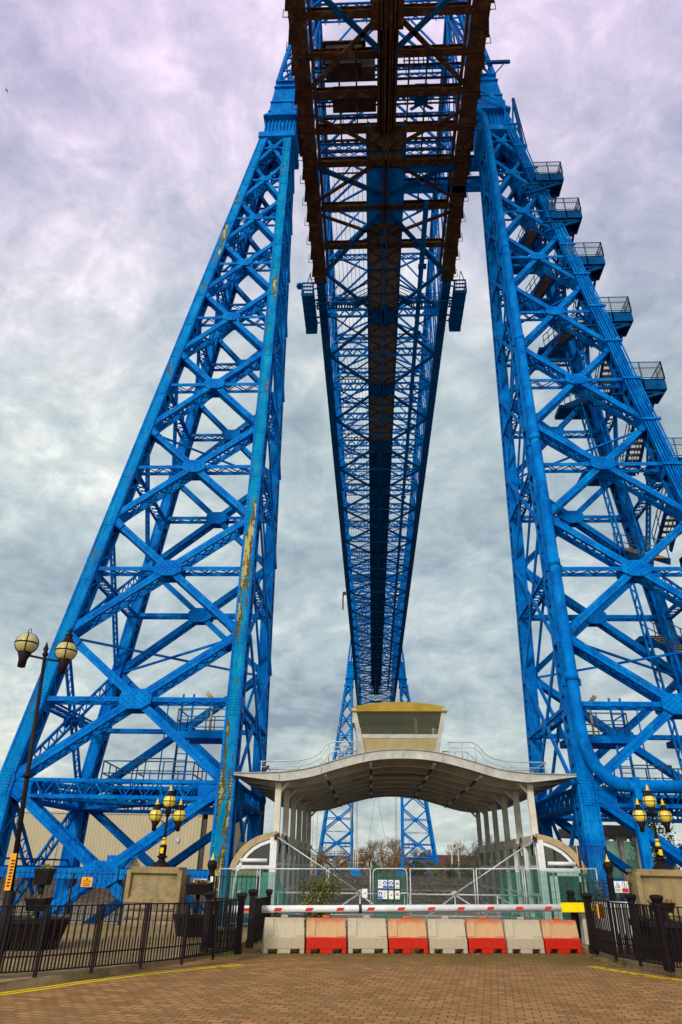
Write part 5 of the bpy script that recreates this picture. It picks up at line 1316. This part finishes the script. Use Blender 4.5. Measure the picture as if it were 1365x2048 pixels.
# tall twin globe lamp behind the left railing
lp = thing('lamp_post', 'tall leaning black lamp post with two pale globes on a cross arm', 'street lamp', (-8.96, 16, .1))
def lpp(z): return V((-8.96 - (z - .1) * .089, 16, z))
mb = MB(); mb.tube([lpp(.1), lpp(.5), lpp(1.15), lpp(1.2)], [.11, .11, .1, .07], 12); mb.tube([lpp(1.2), lpp(3.5), lpp(6.35)], [.06, .052, .042], 10); mb.tube([lpp(3.45), lpp(3.55)], .085, 10); mb.tube([lpp(6.3), lpp(6.36), lpp(6.42), lpp(6.5), lpp(6.56), lpp(6.68)], [.05, .075, .045, .07, .04, .006], 10); mb.build('pole', M['black'], lp)
mb = MB(); mb.tube([(-10.02, 16, 6.34), (-9.5, 16, 6.24), (-8.98, 16, 6.16)], .028, 8); mb.tube([(-10.02, 16, 6.08), (-10.02, 16, 6.4)], .04, 8); mb.tube([(-8.99, 16, 5.95), (-8.99, 16, 6.2)], .04, 8); mb.build('arm', M['black'], lp)
lantern(lp, (-10.06, 16, 6.63), .27, 'globepale', cap=False); lantern(lp, (-9.0, 16, 6.44), .255, 'globepale', 'black')
mb = MB(); q = lpp(1.55); mb.bar(q + V((.0, -.085, -.35)), q + V((-.03, -.085, .35)), .13, .012, (0, 1, 0)); ot = mb.build('tag_plate', M['orange'], lp)
mb = MB()
for k in range(9): mb.box(q.x - .03 - k * .002, q.x + .03, q.y - .1, q.y - .0925, q.z - .28 + k * .06, q.z - .25 + k * .06)
mb.build('lettering', M['brownpaint'], ot)
# ------------------------------------------------------------------ planters
def planter(x, y, label, tiers, seed):
    t = thing('tiered_planter', label, 'planter', (x, y, .1))
    for k, (w, z0, z1) in enumerate(tiers):
        mb = MB(); a, b = w / 2 * .8, w / 2
        mb.lathe((x, y, z0), [(a * 1.2, 0), (b * 1.2, (z1 - z0) * .85), (b * 1.27, (z1 - z0) * .86), (b * 1.27, z1 - z0)], 8 if k == 0 else 4, False, k != 0)
        if k: mb.tube([(x, y, tiers[k - 1][2]), (x, y, z0)], .06, 8)
        tb = mb.build('tub', M['black'], t)
        mb = MB(); scatter_leaves(mb, (x, y, z1 + .03), (b * 1.1, b * 1.1, .07), 260, .07, seed + k, clump=9); mb.build('plants', M['leafbrown' if k == 1 else 'grass'], tb)
planter(-8.65, 16.6, 'black three-tier planter below the tall lamp post', [(1.25, .1, .68), (.5, .8, 1.05), (.4, 1.3, 1.62)], 91)
planter(-6.0, 20.4, 'black tiered planter behind the left gate leaf', [(1.0, .1, .6), (.7, 1.05, 1.32)], 94)
planter(5.35, 17.9, 'black tiered planter behind the right railing', [(1.3, .1, .85), (.5, 1.0, 1.2)], 97)
planter(5.9, 15.9, 'black planter cut by the right edge of the view', [(1.1, .1, .6), (.55, 1.05, 1.42)], 99)
# ------------------------------------------------------------------ water-filled barriers, boom, mesh fence
def barrier(p, rz, red, label):
    L = .474; bm = MB(); bm.origin = V((0, 0, 0))
    bm.hexa([(-L, -.199, .09), (L, -.199, .09), (L, .199, .09), (-L, .199, .09), (-L, -.185, .29), (L, -.185, .29), (L, .185, .29), (-L, .185, .29)])
    bm.hexa([(-L, -.184, .29), (L, -.184, .29), (L, .184, .29), (-L, .184, .29), (-L, -.12, .335), (L, -.12, .335), (L, .12, .335), (-L, .12, .335)])
    for a, b in ((-L, -.37), (-.15, .15), (.37, L)): bm.hexa([(a, -.205, 0), (b, -.205, 0), (b, .205, 0), (a, .205, 0), (a, -.199, .09), (b, -.199, .09), (b, .199, .09), (a, .199, .09)])
    bm.hexa([(-L, -.1, .33), (L, -.1, .33), (L, .1, .33), (-L, .1, .33), (-L * .97, -.055, .695), (L * .97, -.055, .695), (L * .97, .055, .695), (-L * .97, .055, .695)])
    for a, b in ((-L, -.26), (.26, L)): bm.hexa([(a, -.135, .335), (b, -.135, .335), (b, -.09, .335), (a, -.09, .335), (a * .97, -.088, .685), (b * .97, -.088, .685), (b * .97, -.05, .685), (a * .97, -.05, .685)])
    bm.box(L, L + .03, -.05, .05, .38, .5); bm.box(-.08, .08, -.04, .04, .695, .75)
    mat = M['redplastic' if red else 'whiteplastic']; t = bm.build('water_barrier', mat); t.location = (*p, 0.002); t.rotation_euler = (0, 0, rz)
    md = t.modifiers.new('soft_edges', 'BEVEL'); md.width = .012; md.segments = 2
    tag(t, label, 'barrier', 'barriers standing in a row across the road')
ord_ = ['first', 'second', 'third', 'fourth']
ba, bb = V((-3.86, 18.12, 0)), V((3.88, 20.0, 0)); drow = (bb - ba).normalized()
for k in range(8):
    red = k % 2 == 1; p = ba + drow * ((k + .5) * (bb - ba).length / 8)
    end = ' at the left end of the row' if k == 0 else (' at the right end of the row' if k == 7 else ' of the row counted from the left')
    lab = ('faded red plastic barrier, ' if red else 'dirty white plastic barrier, ') + ord_[k // 2] + (' red one' if red else ' white one') + end
    barrier((p.x, p.y + (.03 if k in (2, 5) else 0)), math.atan2(drow.y, drow.x) + random.uniform(-.02, .02), red, lab)
bo = thing('barrier_boom', 'long white barrier boom with red flashes and a yellow end', 'barrier', (4.6, 20.75, .9))
A, B_ = V((-4.95, 19.1, .79)), V((3.7, 20.6, .94)); dd = (B_ - A).normalized()
mb = MB(); mb.tube([A, B_], .085, 14); mb.build('arm', M['white'], bo)
nrm = V((dd.y, -dd.x, 0)).normalized()
for k in range(11):
    mb = MB(); p = A + dd * (.5 + k * .79) + nrm * .082; mb.prism([p - dd * .11 - V((0, 0, .032)), p + dd * .07 - V((0, 0, .032)), p + dd * .11 + V((0, 0, .032)), p - dd * .07 + V((0, 0, .032))], nrm * .008); mb.build('reflector', M['red'], bo)

mb = MB(); p = A + dd * 3.35; mb.tube([p, p + dd * .07], .1, 12); mb.build('collar', M['ink'], bo)
mb = MB(); mb.bar(B_ - dd * .02, B_ + dd * .62, .16, .2); mb.bar(B_ + dd * .6, B_ + dd * 1.15, .11, .14)
for k in range(5): mb.bar(B_ + dd * (.06 + k * .12) + V((0, 0, .1)), B_ + dd * (.14 + k * .12) + V((0, 0, .1)), .17, .03)
mb.build('counterweight', M['yellow'], bo)
q = at(1181, 1800, 20.9); ct = thing('barrier_cabinet', 'grey drive cabinet of the boom with a pale lid behind the right railing', 'cabinet', (4.75, 20.9, .1)); mb = MB(); mb.box(4.3, 4.52, 20.9, 21.2, .1, 1.0); mb.build('post', M['under'], ct)
mb = MB(); mb.box(4.6, 5.5, 20.3, 20.9, .1, .98); mb.build('body', M['pale'], ct); mb = MB(); mb.box(4.55, 5.56, 20.25, 20.95, .98, 1.1); mb.build('lid', M['white'], ct)
HY = 25.5
def hz(x): return 1.78 + x * .019
def mesh_panel(x0, x1, label, net=None, door=False, netx=None):
    t = thing('mesh_fence_panel' if not door else 'mesh_gate', label, 'fence', ((x0 + x1) / 2, HY, 0), 'temporary mesh fence panels' if not door else None)
    mb = MB(); r = .022; z0, z1 = .08 + x0 * .01, hz(x0); z2 = hz(x1)
    c = .12 if door else 0.0
    mb.tube([(x0, HY, z0), (x0, HY, z1 - c)] + ([(x0 + c * .3, HY, z1 - c * .3)] if door else []) + [(x0 + c, HY, z1), (x1 - c, HY, z2)] + ([(x1 - c * .3, HY, z2 - c * .3)] if door else []) + [(x1, HY, z2 - c), (x1, HY, z0)], r, 7); mb.tube([(x0, HY, z0 + .05), (x1, HY, z0 + .05)], r * .8, 6); mb.build('frame', M['galv'], t)
    mb = MB(); n = int((x1 - x0) / .075)
    for k in range(1, n): x = x0 + (x1 - x0) * k / n; mb.bar((x, HY, z0), (x, HY, z1), .006, .006, (0, 1, 0))
    for k in range(1, 8): mb.bar((x0, HY, z0 + (z1 - z0) * k / 8), (x1, HY, z0 + (z1 - z0) * k / 8), .006, .006)
    mb.build('wire_mesh', M['meshwire'], t)
    if net:
        a, b = netx or (x0, x1); mb = MB(); n = 26
        for k in range(n + 1):
            x = a + (b - a) * k / n
            for j in range(7): f = j / 6; mb.v.append((x + .01 * math.sin(j * 2 + k), HY + .05 + .03 * math.sin(k * 1.3 + j), z0 + .05 + (net(x) - z0 - .05) * f))
        for k in range(n):
            for j in range(6): q = k * 7 + j; mb.face((q, q + 7, q + 8, q + 1), True)
        mb.build('netting', M['net'], t)
    if not door:
        for x in (x0, x1):
            mb = MB(); mb.box(x - .1, x + .1, HY - .33, HY + .33, -.02, .12); mb.build('foot', M['rubber'], t)
    return t
mesh_panel(-6.5, -5.22, 'mesh fence panel in front of the left shelter end with green netting', lambda x: hz(x) - .06)
mesh_panel(-5.12, -2.84, 'wide mesh fence panel behind the shrub with a torn strip of netting', lambda x: hz(x) - .1 - max(0, (x + 4.6)) * 1.6, netx=(-5.1, -3.7))
mesh_panel(-2.78, -1.36, 'bare mesh fence panel left of the green gate')
dr = mesh_panel(-1.27, -.13, 'narrow mesh gate backed with green sheet and eight safety notices', lambda x: hz(x) - .04, True)
mesh_panel(-.02, 2.12, 'bare mesh fence panel right of the green gate')
mesh_panel(2.2, 3.74, 'mesh fence panel before the inner corner of the right shelter, half netted', lambda x: hz(x) - .1, netx=(2.95, 3.74))
mesh_panel(3.8, 6.2, 'wide mesh fence panel in front of the right shelter door with green netting', lambda x: hz(x) - .06)
def notice(x, z, w, h, y, parent, kind):
    mb = MB(); mb.box(x - w / 2, x + w / 2, y, y + .006, z - h / 2, z + h / 2); mb.cur = 1
    yy = y - .004
    def disc(cx, cz, r, n=16): mb.prism([(cx + r * math.cos(2 * math.pi * k / n), yy, cz + r * math.sin(2 * math.pi * k / n)) for k in range(n)], (0, .003, 0))
    if kind == 'blue':
        disc(x, z + h * .12, w * .42); mb.box(x - w * .45, x + w * .45, yy, yy + .003, z - h * .46, z - h * .2)
        mb.cur = 2; yy -= .004; disc(x, z + h * .17, w * .15, 10); mb.box(x - w * .16, x + w * .16, yy, yy + .003, z - h * .06, z + h * .08)
    elif kind == 'warn':
        mb.cur = 3; c = z + h * .1
        for a, b in (((x - w * .3, c - w * .22), (x + w * .3, c - w * .22)), ((x + w * .3, c - w * .22), (x, c + w * .32)), ((x, c + w * .32), (x - w * .3, c - w * .22))): mb.bar((a[0], yy, a[1]), (b[0], yy, b[1]), .005, .012, (0, 0, 1))
        mb.box(x - .01, x + .01, yy, yy + .003, c - w * .1, c + w * .12); mb.box(x - w * .35, x + w * .35, yy, yy + .003, z - h * .4, z - h * .36)
    elif kind == 'tick':
        mb.cur = 3; mb.bar((x - w * .15, yy, z), (x, yy, z - w * .15), .004, .02, (0, 0, 1)); mb.bar((x, yy, z - w * .15), (x + w * .2, yy, z + w * .15), .004, .02, (0, 0, 1))
    else:
        mb.cur = 3
        for k in range(4): mb.box(x - w * .36, x + w * (.2 + .04 * (k % 3)), yy, yy + .003, z + h * (.3 - k * .18), z + h * (.34 - k * .18))
    return mb.build('notice', [M['signwhite'], M['signblue'], M['signwhite'], M['ink']], parent)
for r_, row in enumerate((('text', 'blue', 'blue', 'warn'), ('blue', 'text', 'tick', 'warn'))):
    for c_, k_ in enumerate(row): notice((-1.03, -.875, -.675, -.465)[c_], (1.31, 1.0)[r_], .15, .245, HY - .05, dr, k_)
mb = MB(); mb.box(-.16, -.06, HY - .1, HY - .03, .62, .74); mb.tube([(-.34, HY - .03, .93), (-.34, HY - .03, 1.06), (-.1, HY - .03, 1.06), (-.1, HY - .03, .93)], .02, 6); mb.build('latch', M['galv'], dr)
st = thing('notice_board', 'small white notice on the fence rail left of the green gate', 'sign', (-1.55, HY - .06, .9)); notice(-1.55, 1.03, .17, .26, HY - .06, st, 'tick')
def danger(px, py, Y, label):
    q = at(px, py, Y); t = thing('danger_sign', label, 'sign', q); x, z = q.x, q.z
    mb = MB(); mb.box(x - .21, x + .21, Y, Y + .01, z - .15, z + .15); mb.build('plate', M['signwhite'], t)
    mb = MB(); yy = Y - .004; cx = x - .1
    for a, b in (((cx - .07, z - .01), (cx + .07, z - .01)), ((cx + .07, z - .01), (cx, z + .12)), ((cx, z + .12), (cx - .07, z - .01))): mb.bar((a[0], yy, a[1]), (b[0], yy, b[1]), .004, .012, (0, 0, 1))
    for k in range(5): mb.box(cx - .01 + k * .006, cx + .04, yy, yy + .003, z + .01 + k * .01, z + .016 + k * .01)
    cx = x + .1
    for k in range(20): a, b = k / 20 * 6.283, (k + 1) / 20 * 6.283; mb.bar((cx + math.cos(a) * .07, yy, z + .055 + math.sin(a) * .07), (cx + math.cos(b) * .07, yy, z + .055 + math.sin(b) * .07), .004, .01, (0, 0, 1))
    mb.box(cx - .012, cx + .015, yy, yy + .003, z + .02, z + .09); mb.box(x - .19, x - .02, yy, yy + .003, z - .115, z - .1); mb.build('symbol', M['ink'], t)
    mb = MB(); mb.box(x + .01, x + .2, yy, yy + .003, z - .14, z - .03); mb.build('panel', M['signred'], t)
    text('Danger', .055, (x - .1, Y - .004, z - .06), 'lettering', M['ink'], t)
danger(400, 1769, 23.0, 'white and red danger sign on the railing beside the left plinth')
danger(1243, 1774, 23.1, 'white and red danger sign on the railing beside the right plinth')
q = at(174, 1764, 23.0); t = thing('caution_sign', 'yellow caution plate on the spiked railing left of the left plinth', 'sign', q); mb = MB(); mb.box(q.x - .17, q.x + .17, 23.0, 23.01, q.z - .13, q.z + .13); mb.build('plate', M['orange'], t)
mb = MB(); mb.prism([(q.x - .035, 22.994, q.z + .06), (q.x + .035, 22.994, q.z + .06), (q.x, 22.994, q.z + .115)], (0, .004, 0))
for k in range(2): mb.box(q.x - .11, q.x + .11, 22.994, 22.998, q.z - .055 - k * .045, q.z - .035 - k * .045)
mb.build('symbol', M['brownpaint'], t); text('CAUTION', .055, (q.x, 22.994, q.z + .02), 'lettering', M['brownpaint'], t)
q = at(1202, 1822, 18.0); t = thing('caution_sign', 'narrow orange notice hung on the right kerb railing', 'sign', q); mb = MB(); mb.bar((q.x - .01, 17.95, q.z - .14), (q.x - .02, 17.95, q.z + .14), .16, .008, (0, 1, 0)); mb.build('plate', M['orange'], t)
mb = MB()
for k in range(5): mb.box(q.x - .06, q.x + .04, 17.94, 17.944, q.z - .1 + k * .04, q.z - .085 + k * .04)
mb.build('lettering', M['brownpaint'], t)
# ------------------------------------------------------------------ masts and poles on the far bank
q = at(632, 1612, 200); t = thing('lattice_mast', 'thin pale lattice radio mast behind the left canopy posts', 'mast', (q.x, 200, -.45)); mb = MB()
for a in range(4):
    dx, dy = ((-.6, -.6), (.6, -.6), (.6, .6), (-.6, .6))[a]; mb.bar((q.x + dx, 200 + dy, -.45), (q.x + dx, 200 + dy, 27), .12, .12, (0, 1, 0))
for k in range(28): s = 1 if k % 2 else -1; mb.bar((q.x - .6 * s, 199.4, -.4 + k), (q.x + .6 * s, 199.4, .6 + k), .08, .08, (0, 1, 0)); mb.bar((q.x - .6, 200 + .6 * s, -.4 + k), (q.x - .6, 200 - .6 * s, .6 + k), .08, .08, (1, 0, 0))
mb.build('frame', M['pale'], t)
for i, (px, py, lb) in enumerate(((903, 1692, 'grey floodlight mast, left of the pair beyond the right far tower'), (916, 1688, 'grey floodlight mast, right of the pair beyond the right far tower'), (1282, 1715, 'floodlight mast seen right of the glass waiting shelter'))):
    q = at(px, py, 205); t = thing('floodlight_mast', lb, 'mast', (q.x, 205, -.45)); mb = MB(); mb.tube([(q.x, 205, -.45), (q.x, 205, q.z)], [.25, .15], 8); mb.build('pole', M['under'], t); mb = MB()
    for k in (-1, 1): mb.box(q.x + k * .6 - .5, q.x + k * .6 + .5, 204.6, 205, q.z - .9, q.z + .3)
    mb.build('floodlight', M['pale'], t)
for i, px in enumerate((708, 712, 716)):
    q = at(px, (1696, 1690, 1682)[i], 190); t = thing('mooring_pole', ('shortest', 'middle', 'tallest')[i] + ' of three thin poles right of the left far tower', 'pole', (q.x, 190, -.4)); mb = MB(); mb.tube([(q.x, 190, -.45), (q.x, 190, q.z)], .13, 6); mb.build('pole', M['under'], t)
    mb = MB(); zz = (3.0, 5.0, 6.5)[i]; mb.tube([(q.x, 190, zz), (q.x + 2.0, 190, zz + .1)], .07, 5); mb.box(q.x + 1.9, q.x + 2.3, 189.9, 190.1, zz, zz + .2); mb.build('bracket', M['under'], t)
q = at(14, 181, 60); bd_ = thing('bird', 'small dark bird flying high at the upper left of the sky', 'bird', q); mb = MB(); mb.tube([q + V((-.2, 0, -.02)), q + V((-.05, 0, 0)), q + V((.1, 0, .03)), q + V((.2, 0, .02))], [.02, .07, .06, .01], 6)
for s in (-1, 1): mb.hexa([q + V((-.08, 0, .03)), q + V((.08, 0, .03)), q + V((.02, s * .4, .1)), q + V((-.06, s * .4, .1)), q + V((-.08, 0, .06)), q + V((.08, 0, .06)), q + V((.02, s * .4, .115)), q + V((-.06, s * .4, .115))])
mb.build('body', M['ink'], bd_)
